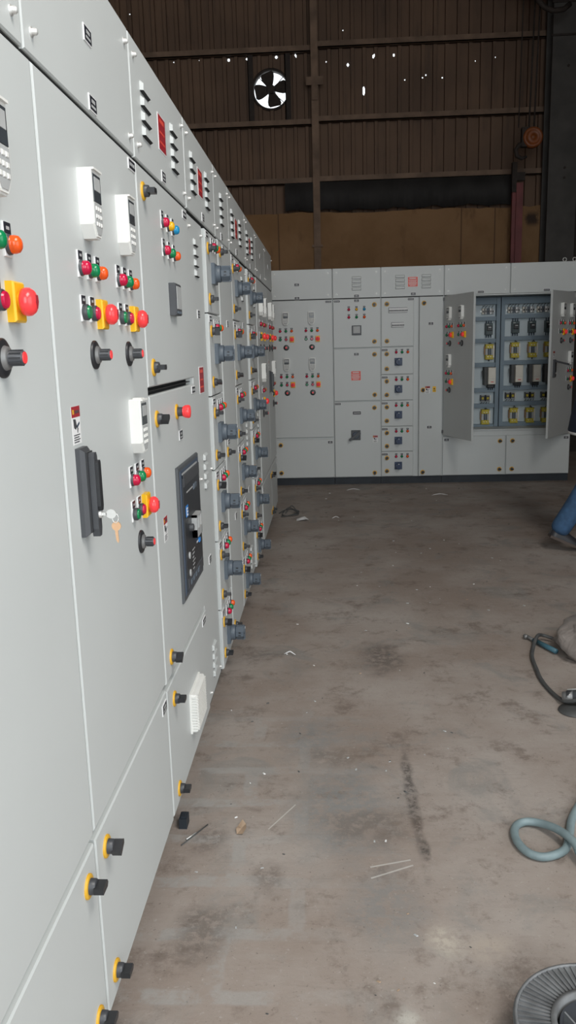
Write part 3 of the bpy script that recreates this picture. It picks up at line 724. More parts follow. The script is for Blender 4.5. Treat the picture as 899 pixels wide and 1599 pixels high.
for x in (2.215, 2.490, 2.645, 2.800): inner('relay_row', x, 1.815 if x < 2.4 else 1.822)
# lifting eyes
for cab, xs in ((bpy.data.objects['switchboard_cabinet.006'], (1.285,)), (bpy.data.objects['switchboard_cabinet.007'], (.022,)), (r, (1.235, 1.335))):
    for x in xs: link('lifting_eye', comp('eye'), cab, (x, .05, ZT-.004))
tg = MB(); tg.box(0, .05, .0, .003, 0, .03, 'steel')

exec_later = []
# ------------------------------------------------------------------ BUILDING SHELL
WY = 11.5
XA, XB, YF, ZC = -3.2, 4.2, -6.0, 6.5
b = MB(); b.box(XA-.3, XB+6, -14.0, WY+.3, -.2, 0, 'floor'); struct('floor', b)
HOLES = [(360, 92, 5, 5), (388, 92, 4, 4), (432, 88, 5, 5), (461, 87, 4, 5), (391, 113, 3, 12), (275, 96, 1.6, 2), (315, 93, 2, 2), (507, 95, 2, 2.4), (540, 99, 4, 6), (578, 87, 5, 6), (608, 85, 4, 5),
         (565, 137, 5, 15), (531, 51, 2, 2), (209, 28, 2, 2), (626, 119, 2, 2.4), (652, 117, 2, 2.4), (657, 112, 3, 3), (682, 115, 2.4, 2.4), (729, 91, 2, 2), (757, 87, 1.6, 2), (852, 140, 2, 2.4), (433, 294, 2, 2)]
# holes as (x, z, width, height) in metres on the sheet
HM = [(-0.752, 5.206, .046, .046), (-0.509, 5.195, .036, .036), (-0.126, 5.215, .046, .046), (0.128, 5.215, .036, .046), (-0.489, 5.010, .026, .105), (-1.480, 5.210, .016, .018), (-1.137, 5.218, .018, .018),
      (0.523, 5.132, .018, .022), (0.806, 5.084, .036, .055), (1.139, 5.170, .046, .055), (1.402, 5.175, .036, .046), (1.008, 4.750, .044, .135), (0.748, 5.497, .018, .018), (-2.018, 5.793, .018, .018),
      (1.545, 4.873, .018, .022), (1.770, 4.878, .018, .022), (1.817, 4.920, .026, .026), (2.030, 4.880, .022, .022), (2.450, 5.062, .018, .018), (2.700, 5.082, .015, .018), (3.480, 4.640, .018, .022)]
HM = [(a, c_, w_*.72, h_*.8) for a, c_, w_, h_ in HM]
FAN = (-.205, 4.820, .228)
def in_hole(x, z):
    for (hx, hz, hw, hh) in HM:
        if abs(x-hx) < hw/2 and abs(z-hz) < hh/2: return True
    return (x-FAN[0])**2+(z-FAN[1])**2 < (FAN[2]+.012)**2
def corrugated(name, x0, x1, y, z0, z1, pitch=.152, depth=.042):
    b = MB(); xs = [(x0, 0)]; x = x0
    while x < x1:
        xs += [(x+.085, 0), (x+.091, -depth), (x+.134, -depth), (x+.140, 0), (x+pitch, 0)]; x += pitch
    # refine the columns that meet a hole
    for i in range(len(xs)-1):
        (xa, ya), (xb, yb) = xs[i], xs[i+1]
        spans = [h for h in HM if h[0]-h[2]/2 < xb and h[0]+h[2]/2 > xa]
        fan = FAN[0]-FAN[2]-.03 < xb and FAN[0]+FAN[2]+.03 > xa
        n = max(1, math.ceil((xb-xa)/.008)) if (spans or fan) else 1
        for k in range(n):
            u0, u1 = k/n, (k+1)/n
            p0 = (xa+(xb-xa)*u0, y+ya+(yb-ya)*u0); p1 = (xa+(xb-xa)*u1, y+ya+(yb-ya)*u1); xm = (p0[0]+p1[0])/2
            cuts = [z0]
            if fan and abs(xm-FAN[0]) < FAN[2]+.012:
                hgt = math.sqrt((FAN[2]+.012)**2-(xm-FAN[0])**2); cuts += [FAN[1]-hgt, FAN[1]+hgt]
            for h in spans:
                if abs(xm-h[0]) < h[2]/2:
                    f = math.sqrt(max(0, 1-((xm-h[0])/(h[2]/2))**2))*h[3]/2; cuts += [h[1]-f, h[1]+f]
            cuts = sorted(cuts)+[z1]
            for j in range(0, len(cuts)-1, 2):
                if cuts[j+1]-cuts[j] > 1e-4:
                    b.add([(p0[0], p0[1], cuts[j]), (p1[0], p1[1], cuts[j]), (p1[0], p1[1], cuts[j+1]), (p0[0], p0[1], cuts[j+1])], [(0, 1, 2, 3)], 'sheet')
    return b
struct('wall_back', corrugated('wall_back', XA, XB, WY, 3.2, ZC))
b = MB(); zz = random.Random(3)
n = 70; x0, x1 = XA, 3.36
top = [3.245+.006*math.sin(k*.37)+zz.uniform(-.010, .010) + (.0 if k < 40 else -.015) for k in range(n+1)]
for k in range(n):
    xa, xb = x0+(x1-x0)*k/n, x0+(x1-x0)*(k+1)/n
    b.add([(xa, WY-.16, 0), (xb, WY-.16, 0), (xb, WY-.16, top[k+1]), (xa, WY-.16, top[k]), (xa, WY-.02, top[k]), (xb, WY-.02, top[k+1])], [(0, 1, 2, 3), (3, 2, 5, 4)], 'plaster')
struct('wall_back_lower', b)
b = MB(); b.box(3.36, XB, WY-.16, WY-.02, 0, 3.22, 'plaster'); struct('wall_back_corner', b)
b = MB()
b.box(XA-.2, XA, YF, WY, 0, ZC, 'sheet'); struct('wall_left', b)
b = MB(); b.box(XB, XB+.2, YF, -2.8, 0, ZC, 'sheet'); b.box(XB, XB+.2, 1.6, WY, 0, ZC, 'sheet'); b.box(XB, XB+.2, -2.8, 1.6, 4.0, ZC, 'sheet'); struct('wall_right', b)
b = MB(); b.box(XA, XB, YF-.2, WY+.2, ZC, ZC+.1, 'sheet'); struct('ceiling', b)
b = MB(); b.box(XA, -2.6, YF-.2, YF, 0, ZC, 'sheet'); b.box(3.4, XB, YF-.2, YF, 0, ZC, 'sheet'); b.box(-2.6, 3.4, YF-.2, YF, 5.2, ZC, 'sheet'); struct('wall_front', b)
# girts, post, column
def girt(i, x0, x1, z, h=.075):
    b = MB(); b.box(x0, x1, WY-.115, WY-.035, z-h/2, z-h/2+.012, 'rust'); b.box(x0, x1, WY-.115, WY-.105, z-h/2, z+h/2, 'rust'); b.box(x0, x1, WY-.06, WY-.035, z-h/2, z+h/2, 'rust')
    struct('trim_%d' % i, b)
girt(1, XA, .33, 5.27); girt(2, .41, 3.4, 5.31); girt(3, XA, .33, 4.385); girt(4, .41, 3.4, 4.415); girt(5, XA, .33, 3.66); girt(6, .41, 3.4, 3.67)
b = MB(); b.box(.325, .415, WY-.20, WY-.19, 0, ZC, 'rust'); b.box(.36, .38, WY-.19, WY-.10, 0, ZC, 'rust'); b.box(.325, .415, WY-.10, WY-.09, 0, ZC, 'rust')
b.box(.26, .48, WY-.215, WY-.20, 4.80, 4.90, 'rust'); b.box(.335, .405, WY-.225, WY-.215, 4.62, 5.02, 'rust')
b.box(.30, .44, WY-.212, WY-.20, 2.80, 2.83, 'rust'); struct('trim_7', b)
b = MB(); CX0, CX1 = 3.30, 3.66
b.box(CX0, CX1, WY-.52, WY-.50, 0, ZC, 'column'); b.box(CX0+.16, CX0+.20, WY-.50, WY-.22, 0, ZC, 'column'); b.box(CX0, CX1, WY-.22, WY-.20, 0, ZC, 'column')
for z in (5.15, 5.52): b.box(CX0-.02, CX1, WY-.535, WY-.52, z-.012, z+.012, 'girtdark')
for z in (3.5, 3.62, 4.8): b.lathe(CX0+.2, z, [(.016, WY-.52), (.016, WY-.535)], 'girtdark', 8)
struct('trim_8', b)
b = MB(); b.box(3.70, 3.86, WY-.40, WY-.2, 0, ZC, 'girtdark'); struct('trim_9', b)
# dark band under the girts
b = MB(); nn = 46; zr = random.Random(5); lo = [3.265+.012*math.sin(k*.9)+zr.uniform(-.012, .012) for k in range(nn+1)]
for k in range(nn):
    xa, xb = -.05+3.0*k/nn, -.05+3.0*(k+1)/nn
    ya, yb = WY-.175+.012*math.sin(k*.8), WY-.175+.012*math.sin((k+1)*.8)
    b.add([(xa, ya, lo[k]), (xb, yb, lo[k+1]), (xb, yb, 3.625+.004*math.sin(k)), (xa, ya, 3.625), (xa, ya+.01, lo[k]), (xb, yb+.01, lo[k+1]), (xb, yb+.01, 3.625), (xa, ya+.01, 3.625)], [(0, 1, 2, 3), (7, 6, 5, 4), (0, 4, 5, 1), (3, 2, 6, 7)], 'stripdark', True)
tag(b.build('dark_strip'), 'dark wavy strip above the tan wall under the lowest girt', 'tarpaulin')
# exhaust fan
f = thing('exhaust_fan', 'round exhaust fan with dark blades in the rusty sheet wall, daylight behind', 'fan', (FAN[0], WY-.03, FAN[1]))
b = MB(); R = FAN[2]; seg = 48
prof = [(R+.030, 0.01), (R+.030, -.012), (R+.006, -.014), (R, .0), (R, .09), (R+.012, .09), (R+.012, .01)]
b.lathe(0, 0, prof, 'girtdark', seg, cap=False); b.build('ring', f)
b = MB(); b.lathe(0, 0, [(.052, -.03), (.058, -.01), (.058, .05), (.040, .07)], 'girtdark', 24); b.build('hub', f)
for k, a in enumerate((1.83, .17, -1.32, 3.30)):
    b = MB(); pts = []
    c, s_ = math.cos(a), math.sin(a); out = []
    for t, hw in ((.045, .040), (.09, .062), (.14, .082), (.185, .088), (.212, .070)): out.append((t, hw))
    vs = []
    for t, hw in out:
        for sgn in (-1, 1):
            l = hw*sgn; vs.append((t*c-l*s_, sgn*.022, t*s_+l*c))
    b.add(vs+[(x, y+.004, z) for x, y, z in vs], [(2*i, 2*i+2, 2*i+3, 2*i+1) for i in range(4)]+[(10+2*i, 10+2*i+1, 10+2*i+3, 10+2*i+2) for i in range(4)]+[(8, 9, 19, 18)], 'girtdark', True)
    b.build('blade', f)
b = MB()
for a in (.82, -.72, 2.32): b.tube([(.05*math.cos(a), .075, .05*math.sin(a)), ((R+.005)*math.cos(a), .075, (R+.005)*math.sin(a))], .005, 'girtdark', 6)
b.lathe(0, 0, [(.05, .07), (.05, .16)], 'girtdark', 20); b.build('motor_bracket', f)
for sx in (-.262, .225):
    b = MB(); b.box(-.035, .035, 0, .008, -.445, .430, 'girtdark'); b.box(-.035, -.027, .0, .035, -.445, .430, 'girtdark'); b.build('support_bar', f, (sx, -.045, 0))
# maroon post behind the back row
t = thing('steel_post', 'maroon steel channel post standing behind the back row of cabinets', 'post', (2.93, WY-.45, 0))
b = MB(); b.box(-.055, -.01, 0, .06, 0, 3.36, 'redpost'); b.box(-.01, .075, -.03, -.018, 0, 3.47, 'redpost'); b.box(.067, .075, -.018, .06, 0, 3.47, 'redpost'); b.box(-.01, -.002, -.018, .06, 0, 3.47, 'redpost'); b.build('channel', t)
b = MB(); b.box(-.065, -.005, -.02, .05, 3.36, 3.72, 'girtdark'); b.box(-.02, .10, -.01, .04, 3.50, 3.60, 'girtdark'); b.build('head_bracket', t)['label'] = 'black head bracket'
# hoist, chains, hook block
HY = 10.6
h = thing('chain_hoist', 'chain hoist with a hanging orange hook block, top right by the steel column', 'hoist', (3.05, HY, 5.55))
b = MB(); b.box(-.13, .33, -.12, .12, .0, .42, 'girtdark'); b.lathe(.03, .2, [(.16, -.12), (.17, -.16), (.10, -.22)], 'girtdark', 20); b.build('body', h)
b = MB(); b.prism([(.02, -.06), (.06, -.10), (.13, .02), (.15, .40), (-.01, .40)], -.10, -.24, 'orange'); b.build('cover', h)['label'] = 'orange motor cover'
b = MB(); b.tube([(-.25, 0, .30), (-.27, -.02, .15), (-.20, -.02, .02)], .045, 'girtdark', 10); b.build('trolley_arm', h)
b = MB(); b.tube([(-.06, -.1, .06), (-.08, -.1, -.06), (-.06, -.1, -.18), (.02, -.1, -.26), (.12, -.1, -.30), (.24, -.1, -.29), (.32, -.05, -.22)], .030, 'girtdark', 10); b.build('hanging_cable', h)['label'] = 'thick black looped cable'
b = MB(); b.tube([(0, .0, .40), (0, .0, .95)], .05, 'girtdark', 8); b.build('hanger', h)
for x in (2.86, 2.985, 3.045):
    b = MB(); b.tube([(x-3.05, 0, .03 if x > 2.9 else .90), (x-3.08, 0, -1.53)], .011 if x > 2.9 else .007, 'girtdark', 6); b.build('chain', h)
hb = link('hook_block', None, h, (-.12, 0, -1.75))
b = MB(); b.lathe(.07, .10, [(.045, .05), (.115, .045), (.120, .0), (.115, -.05), (.085, -.055), (.075, -.04), (.03, -.045), (.025, -.06), (.001, -.06)], 'orange', 28); b.build('sheave', hb)['label'] = 'orange round sheave'
b = MB(); b.box(-.06, .02, -.03, .06, .0, .22, 'girtdark'); b.tube([(-.02, 0, .04), (-.09, 0, .02), (-.125, 0, -.03), (-.11, 0, -.10), (-.05, 0, -.13), (.01, 0, -.11)], .024, 'girtdark', 10, [.03, .028, .026, .026, .022, .014])
b.build('hook', hb)['label'] = 'black hook and cheek plate'

# ------------------------------------------------------------------ THINGS ON THE FLOOR
def curve_pts(P, n=8):
    P = [Vector(p) for p in P]; out = []
    for i in range(len(P)-1):
        p0, p1, p2, p3 = P[max(i-1, 0)], P[i], P[i+1], P[min(i+2, len(P)-1)]
        for k in range(n):
            t = k/n; out.append(.5*((2*p1)+(-p0+p2)*t+(2*p0-5*p1+4*p2-p3)*t*t+(-p0+3*p1-3*p2+p3)*t**3))
    return out+[P[-1]]
hp = [(1.40, 2.62, .013), (1.30, 2.44, .013), (1.235, 2.33, .013), (1.200, 2.24, .013), (1.165, 2.165, .013), (1.10, 2.130, .013), (1.055, 2.150, .013), (1.035, 2.210, .013), (1.045, 2.275, .013), (1.080, 2.305, .014), (1.125, 2.292, .018), (1.165, 2.235, .032), (1.190, 2.165, .038), (1.200, 2.10, .024), (1.25, 1.98, .013), (1.36, 1.84, .013), (1.55, 1.75, .013)]
b = MB(); b.tube(curve_pts(hp), .0125, 'hose', 10); tag(b.build('hose'), 'pale blue grey hose lying in a loop on the concrete at the right', 'hose')
t = thing('tube', 'short teal tube with a steel tip on the floor against the plastic sack', 'tube', (1.48, 3.90, .014))
b = MB(); b.tube([(.02, -.01, 0), (.085, -.175, .004)], .0125, 'teal', 10); b.build('sleeve', t)
b = MB(); b.tube([(.022, -.012, 0), (-.005, .045, .001)], .009, 'dsteel', 10); b.tube([(-.006, .03, .001), (-.012, .05, .001)], .011, 'dsteel', 8); b.build('tip', t)['label'] = 'steel tip'
# plastic sack
import bmesh
bm = bmesh.new(); bmesh.ops.create_icosphere(bm, subdivisions=4, radius=1)
rr = random.Random(11)
from mathutils import noise as mnoise
for v in bm.verts:
    p = v.co.copy(); q = mnoise.noise(p*1.7+Vector((3, 1, 5)))*.16+mnoise.noise(p*4.3)*.10+abs(mnoise.noise(p*6.0+Vector((1, 2, 3))))*.12
    p *= 1+q; z = p.z
    v.co = Vector((p.x*.30, p.y*.25, max(-.0, z*.125+.0625) if z > -.5 else 0.0))
    if z <= -.5: v.co.x *= 1.03; v.co.y *= 1.03
me = bpy.data.meshes.new('plastic_sack'); bm.to_mesh(me); bm.free(); me.materials.append(M['bag'])
for p in me.polygons: p.use_smooth = True
tag(link('plastic_sack', me, None, (1.88, 3.75, .001)), 'crumpled dusty grey plastic sack on the floor at the right edge', 'sack')
# grinder
t = thing('angle_grinder', 'dark power tool with bright metal edge on the floor at the right edge', 'power tool', (1.50, 3.13, 0))
b = MB(); b.tube([(-.045, .045, .040), (0.03, .02, .045), (.10, 0, .05), (.25, -.05, .05)], .03, 'charcoal', 14, [.022, .034, .036, .032]); b.build('motor_housing', t)
b = MB(); b.tube([(-.06, .05, .035), (-.02, .035, .040)], .030, 'dsteel', 12, [.018, .028]); b.tube([(-.04, .052, .064), (.05, .03, .078)], .003, 'steel', 8); b.build('gear_head', t)['label'] = 'bright metal gear head'
b = MB(); b.lathe(-.03, 0, [(.062, .004), (.062, .008), (.02, .012)], 'rubber', 28, axis='z', c=-.02); b.build('disc', t)
b = MB(); b.tube([(.02, .04, .06), (.05, .10, .085), (.07, .15, .095)], .012, 'black', 10); b.build('side_handle', t)
cp = [(1.595, 3.895, .02), (1.55, 3.915, .03), (1.515, 3.885, .038), (1.478, 3.81, .012), (1.440, 3.68, .009), (1.422, 3.52, .009), (1.414, 3.40, .009), (1.426, 3.27, .009), (1.450, 3.165, .02), (1.50, 3.12, .05)]
b = MB(); b.tube(curve_pts(cp), .009, 'rubber', 8); b.build('power_cord', t, (-1.50, -3.13, 0))
# wire reel
t = thing('wire_reel', 'grey ribbed plastic wire reel lying flat in the bottom right corner', 'reel', (1.03, 1.435, 0))
R = .176
def flange(z0, z1, up):
    b = MB(); b.lathe(0, 0, [(.090, z0), (R-.006, z0), (R, z0+.002), (R, z1-.002), (R-.006, z1), (.090, z1)], 'reel', 64, axis='z', cap=False)
    if up:
        for k in range(72):
            a = 2*PI*k/72; c, s_ = math.cos(a), math.sin(a); w = .0022
            vs = [((rr_)*c-sg*w*s_, rr_*s_+sg*w*c, z) for rr_ in (.100, R-.010) for sg in (-1, 1) for z in (z1-.001, z1+.0035)]
            b.add(vs, [(1, 3, 7, 5), (0, 1, 5, 4), (2, 6, 7, 3), (4, 5, 7, 6), (0, 2, 3, 1)], 'reel')
        b.lathe(0, 0, [(R-.009, z1), (R-.009, z1+.005), (R-.003, z1+.005), (R-.003, z1)], 'reel', 64, axis='z', cap=False)
        b.lathe(0, 0, [(.100, z1), (.100, z1+.006), (.088, z1+.006), (.088, z0-.02)], 'reel', 48, axis='z', cap=False)
    return b
flange(.001, .008, False).build('flange', t); flange(.094, .101, True).build('flange', t)
b = MB(); b.lathe(0, 0, [(.089, .008), (.089, .095)], 'reel', 48, axis='z', cap=False); b.lathe(0, 0, [(.082, .095), (.082, .012), (.030, .010)], 'charcoal', 48, axis='z', cap=False)
b.lathe(0, 0, [(.034, .010), (.034, .070), (.026, .072), (.026, .010)], 'reel', 32, axis='z', cap=False)
for k in range(4):
    a = PI/4+k*PI/2; c, s_ = math.cos(a), math.sin(a)
    b.add([(.032*c-.002*s_, .032*s_+.002*c, .012), (.083*c-.002*s_, .083*s_+.002*c, .012), (.083*c-.002*s_, .083*s_+.002*c, .085), (.032*c-.002*s_, .032*s_+.002*c, .060),
           (.032*c+.002*s_, .032*s_-.002*c, .012), (.083*c+.002*s_, .083*s_-.002*c, .012), (.083*c+.002*s_, .083*s_-.002*c, .085), (.032*c+.002*s_, .032*s_-.002*c, .060)], [(0, 1, 2, 3), (7, 6, 5, 4), (3, 2, 6, 7)], 'reel')
b.build('core', t)
# offcuts, leaf, litter
b = MB(); b.box(-.015, .010, -.022, .022, 0, .034, 'dark'); b.box(-.010, .006, -.015, .015, .034, .039, 'dark'); tag(b.build('packing_block', None, (.012, 2.30, 0)), 'small black packing block at the foot of the breaker cabinet', 'block')
b = MB(); b.tube([(.02, 2.19, .003), (.085, 2.30, .003)], .002, 'rubber', 6); tag(b.build('metal_rod'), 'thin dark rod on the floor beside the black packing block', 'rod')
b = MB(); b.tube([(.03, 2.22, .003), (.055, 2.255, .003)], .0025, 'steel', 6); tag(b.build('wire_offcut'), 'short pale wire offcut beside the thin dark rod', 'offcut')
b = MB(); b.add([(-.012, -.03, .002), (.008, -.034, .006), (.016, -.008, .010), (.012, .02, .006), (0, .036, .012), (-.012, .014, .004), (-.016, -.008, .009), (0, 0, .003)], [(0, 1, 7), (1, 2, 7), (2, 3, 7), (3, 4, 7), (4, 5, 7), (5, 6, 7), (6, 0, 7)], 'leaf')
tag(b.build('leaf', None, (.195, 2.28, 0)), 'dry brown leaf on the concrete near the cabinet base', 'leaf')
def curl(name, x, y, a, L, label, m='paper'):
    b = MB(); pts = [(x+math.cos(a)*L*t+.004*math.sin(6*t), y+math.sin(a)*L*t+.01*math.sin(3*t), .004+.012*math.sin(PI*t)) for t in [i/8 for i in range(9)]]
    b.tube(pts, .004, m, 6, [.001, .0025, .003, .003, .003, .003, .003, .0025, .001]); tag(b.build(name), label, 'scrap')
curl('paper_scrap', .25, 3.75, -.2, .06, 'white curled scrap on the open floor in the middle distance')
curl('paper_scrap', .66, 8.35, .1, .14, 'pale scrap on the floor in front of the long levered switch cabinet')
curl('paper_scrap', 1.50, 7.98, .05, .16, 'pale strip on the floor in front of the ajar narrow door')
curl('paper_scrap', .50, 6.95, .3, .07, 'small white scrap on the floor nearest the back row left')
lit = MB(); rl = random.Random(21)
for k in range(130):
    yy = rl.uniform(1.5, 8.4); xx = rl.uniform(.06, min(2.0, .75+.28*yy) if yy > 4.3 else .95); s_ = rl.uniform(.0012, .0034)*(1+.12*yy); a = rl.uniform(0, PI)
    c, s2 = math.cos(a), math.sin(a); m = rl.choice(['paper', 'keys', 'rubber', 'rubber', 'leaf', 'rubber', 'keys'])
    q = [(-s_*1.8, -s_*.6), (s_*1.4, -s_*.8), (s_*1.9, s_*.5), (-s_*1.1, s_*.9)]
    vs = [(xx+u*c-v*s2, yy+u*s2+v*c, .0006) for u, v in q]+[(xx+u*.7*c-v*.7*s2, yy+u*.7*s2+v*.7*c, .0006+s_*.5) for u, v in q]
    lit.add(vs, [(4, 5, 6, 7)]+[(i, (i+1) % 4, 4+(i+1) % 4, 4+i) for i in range(4)], m)
tag(lit.build('floor_litter'), 'tiny chips and crumbs scattered over the concrete floor', 'litter', kind='stuff')
# wires and rag by the far end of the left row
b = MB()
for k in range(3):
    ox = .03*k; b.tube(curve_pts([(.02+ox, 7.18, .01), (.07+ox, 7.27, .02+.02*k), (.14+ox*.5, 7.24, .03), (.20, 7.12+.05*k, .012), (.10, 7.06, .01), (.05, 7.02+.05*k, .012)]), .0045, 'rubber', 6)
tag(b.build('wire_coil'), 'loose dark wires on the floor at the far end of the left row', 'wire')
b = MB(); b.add([(-.05, -.03, .003), (.03, -.05, .02), (.06, .01, .004), (.02, .05, .025), (-.05, .04, .006), (0, 0, .03)], [(0, 1, 5), (1, 2, 5), (2, 3, 5), (3, 4, 5), (4, 0, 5)], 'paper')
tag(b.build('rag', None, (.24, 6.90, 0)), 'crumpled pale rag beside the loose dark wires', 'rag')

# ------------------------------------------------------------------ PERSON walking out of frame at the right
def skinned(name, verts, edges, rads, m, parent, root=0, sub=2):
    me = bpy.data.meshes.new(name); me.from_pydata(verts, edges, []); me.materials.append(M[m])
    o = link(name, me, parent)
    s = o.modifiers.new('Skin', 'SKIN'); s.use_smooth_shade = True
    lay = me.skin_vertices[0] if me.skin_vertices else None
    if lay is None:
        bmx = bmesh.new(); bmx.from_mesh(me); bmx.verts.layers.skin.verify(); bmx.to_mesh(me); bmx.free(); lay = me.skin_vertices[0]
    for i, rr_ in enumerate(rads):
        lay.data[i].radius = rr_ if isinstance(rr_, tuple) else (rr_, rr_); lay.data[i].use_root = (i == root)
    d = o.modifiers.new('Sub', 'SUBSURF'); d.levels = sub; d.render_levels = sub
    return o
pr = thing('person', 'person in blue jeans and dark shirt walking out at the right edge', 'person', (2.345, 5.76, 0))
# local frame: walks towards +x; trailing right leg (nearer the camera) at y = -.03
V = [(0, .04, .93), (0, -.06, .90), (.00, -.06, .70), (-.03, -.06, .50), (-.14, -.05, .30), (-.235, -.04, .13),
     (0, .15, .90), (.13, .15, .72), (.23, .15, .50), (.28, .14, .28), (.32, .14, .10),
     (.02, .05, 1.10), (.04, .05, 1.30), (.05, .05, 1.42), (.065, .05, 1.50), (.075, .05, 1.56),
     (.05, -.13, 1.40), (-.05, -.18, 1.16), (.04, -.19, .93), (.05, .23, 1.40), (.06, .30, 1.15), (.20, .29, .95)]
Ed = [(0, 1), (1, 2), (2, 3), (3, 4), (4, 5), (0, 6), (6, 7), (7, 8), (8, 9), (9, 10), (0, 11), (11, 12), (12, 13), (13, 14), (14, 15), (13, 16), (16, 17), (17, 18), (13, 19), (19, 20), (20, 21)]
Rd = [.090, .070, .060, .045, .045, .038, .070, .060, .045, .045, .038, .080, .095, .085, .055, .055, .062, .044, .032, .062, .044, .032]
skinned('body', V, Ed, Rd, 'skin', pr)
# head with face
bm = bmesh.new(); bmesh.ops.create_icosphere(bm, subdivisions=4, radius=1)
for v in bm.verts:
    x, y, z = v.co
    fx = .098*x; fy = .076*y*(1-.16*max(0, -z)); fz = .122*z
    if x > .3:
        fx += .020*math.exp(-((y/.18)**2+((z+.12)/.22)**2))          # nose
        fx -= .010*(math.exp(-(((y-.38)/.18)**2+((z-.08)/.13)**2))+math.exp(-(((y+.38)/.18)**2+((z-.08)/.13)**2)))
        fx += .006*math.exp(-((y/.32)**2+((z+.46)/.07)**2))-.005*math.exp(-((y/.3)**2+((z+.53)/.04)**2))
        fx += .010*math.exp(-((y/.3)**2+((z+.85)/.18)**2))
    v.co = Vector((fx, fy, fz))
me = bpy.data.meshes.new('head'); bm.to_mesh(me); bm.free(); me.materials.append(M['skin'])
for p in me.polygons: p.use_smooth = True
link('head', me, pr, (.100, .05, 1.645))
bm = bmesh.new(); bmesh.ops.create_icosphere(bm, subdivisions=4, radius=1)
for v in list(bm.verts):
    if v.co.z < -.25 or (v.co.x > .35 and v.co.z < .42): bm.verts.remove(v)
for v in bm.verts: v.co = Vector((v.co.x*.104-.004, v.co.y*.083, v.co.z*.130+.004))
me = bpy.data.meshes.new('hair'); bm.to_mesh(me); bm.free(); me.materials.append(M['hair'])
for p in me.polygons: p.use_smooth = True
link('hair', me, pr, (.100, .05, 1.645))
for sy in (-1, 1):
    b = MB(); b.lathe(.030*1, 0, [(.001, 0), (.016, .004), (.018, .010), (.010, .013), (.001, .010)], 'skin', 14); o = b.build('ear', pr, (.062, .05+sy*.072, 1.640), (0, 0, 0 if sy > 0 else 0)); o.scale = (1, sy, 1.5)
    b = MB(); b.lathe(0, 0, [(.001, -.010), (.0085, -.006), (.0105, 0), (.0085, .006), (.001, .010)], 'paper', 12); b.lathe(0, 0, [(.005, -.0105), (.0005, -.0112)], 'black', 10); b.build('eye', pr, (.182, .05+sy*.030, 1.655), (0, 0, PI/2))
# jeans
J = [(0, .04, .92), (-.005, -.06, .88), (-.005, -.06, .70), (-.03, -.06, .50), (-.14, -.05, .30), (-.240, -.04, .12), (0, .15, .88), (.13, .15, .72), (.23, .15, .50), (.28, .14, .28), (.318, .14, .08), (.005, .04, 1.00), (.006, .04, 1.08)]
JE = [(0, 1), (1, 2), (2, 3), (3, 4), (4, 5), (0, 6), (6, 7), (7, 8), (8, 9), (9, 10), (0, 11), (11, 12)]
skinned('jeans', J, JE, [(.180, .185), (.150, .150), .118, .080, .075, .078, .115, .100, .080, .073, .072, (.15, .13), (.14, .12)], 'denim', pr)
# shirt
def loft(rings, m, seg=32, cap=True, b=None):
    b = b or MB(); vs = []
    for (z, cx, cy, a, c_) in rings:
        for k in range(seg):
            t = 2*PI*k/seg; vs.append((cx+a*math.copysign(abs(math.cos(t))**.85, math.cos(t)), cy+c_*math.copysign(abs(math.sin(t))**.85, math.sin(t)), z))
    n = len(rings); fs = [(i*seg+k, i*seg+(k+1) % seg, (i+1)*seg+(k+1) % seg, (i+1)*seg+k) for i in range(n-1) for k in range(seg)]
    b.add(vs, fs, m, True)
    return b
sh = loft([(.855, .002, .045, .140, .180), (.850, .002, .045, .152, .194), (.860, .002, .045, .154, .196), (.95, .008, .045, .146, .188), (1.08, .02, .048, .130, .172), (1.20, .032, .05, .130, .180), (1.31, .042, .05, .130, .192), (1.385, .047, .05, .112, .190), (1.425, .05, .05, .104, .172), (1.455, .053, .05, .088, .125), (1.482, .058, .05, .070, .080), (1.495, .06, .05, .063, .066)], 'navy').build('shirt', pr)
for sg in (-1, 1):
    b = MB(); b.tube([(.048, .05+sg*.130, 1.385), (.045, .05+sg*.185, 1.365), (.02 if sg < 0 else .05, .05+sg*.215, 1.30), (-.02 if sg < 0 else .055, .05+sg*.232, 1.20)], .06, 'navy', 14, [.070, .072, .070, .064]); b.build('sleeve', pr)
loft([(.836, .002, .045, .140, .180), (.832, .002, .045, .152, .194), (.850, .002, .045, .1535, .1955), (.852, .002, .045, .145, .185)], 'paper').build('shirt_hem', pr)['label'] = 'white hem below the dark shirt'
# shoes
def shoe(loc, tilt):
    b = MB(); L = [(-.085, .034, .060), (-.05, .038, .078), (.0, .040, .072), (.06, .044, .052), (.12, .044, .040), (.165, .034, .030), (.180, .012, .018)]
    vs = []; n = 12
    for x, hw, hh in L:
        for k in range(n):
            a = PI*k/(n-1); vs.append((x, hw*math.cos(a), .016+hh*math.sin(a)))
    b.add(vs, [(i*n+k, i*n+k+1, (i+1)*n+k+1, (i+1)*n+k) for i in range(len(L)-1) for k in range(n-1)]+[tuple(range(n))[::-1]], 'shoe', True)
    sl = [(x, hw) for x, hw, hh in L]; pts = [(x, hw*1.05) for x, hw in sl]+[(x, -hw*1.05) for x, hw in reversed(sl)]
    m_ = len(pts); b.add([(x, y, .0) for x, y in pts]+[(x, y, .018) for x, y in pts], [tuple(range(m_))[::-1], tuple(range(m_, 2*m_))]+[(k, (k+1) % m_, m_+(k+1) % m_, m_+k) for k in range(m_)], 'sole')
    return b.build('shoe', pr, loc, (0, tilt, 0))
shoe((-.215, -.04, .075), .42); shoe((.34, .14, .002), -.02)
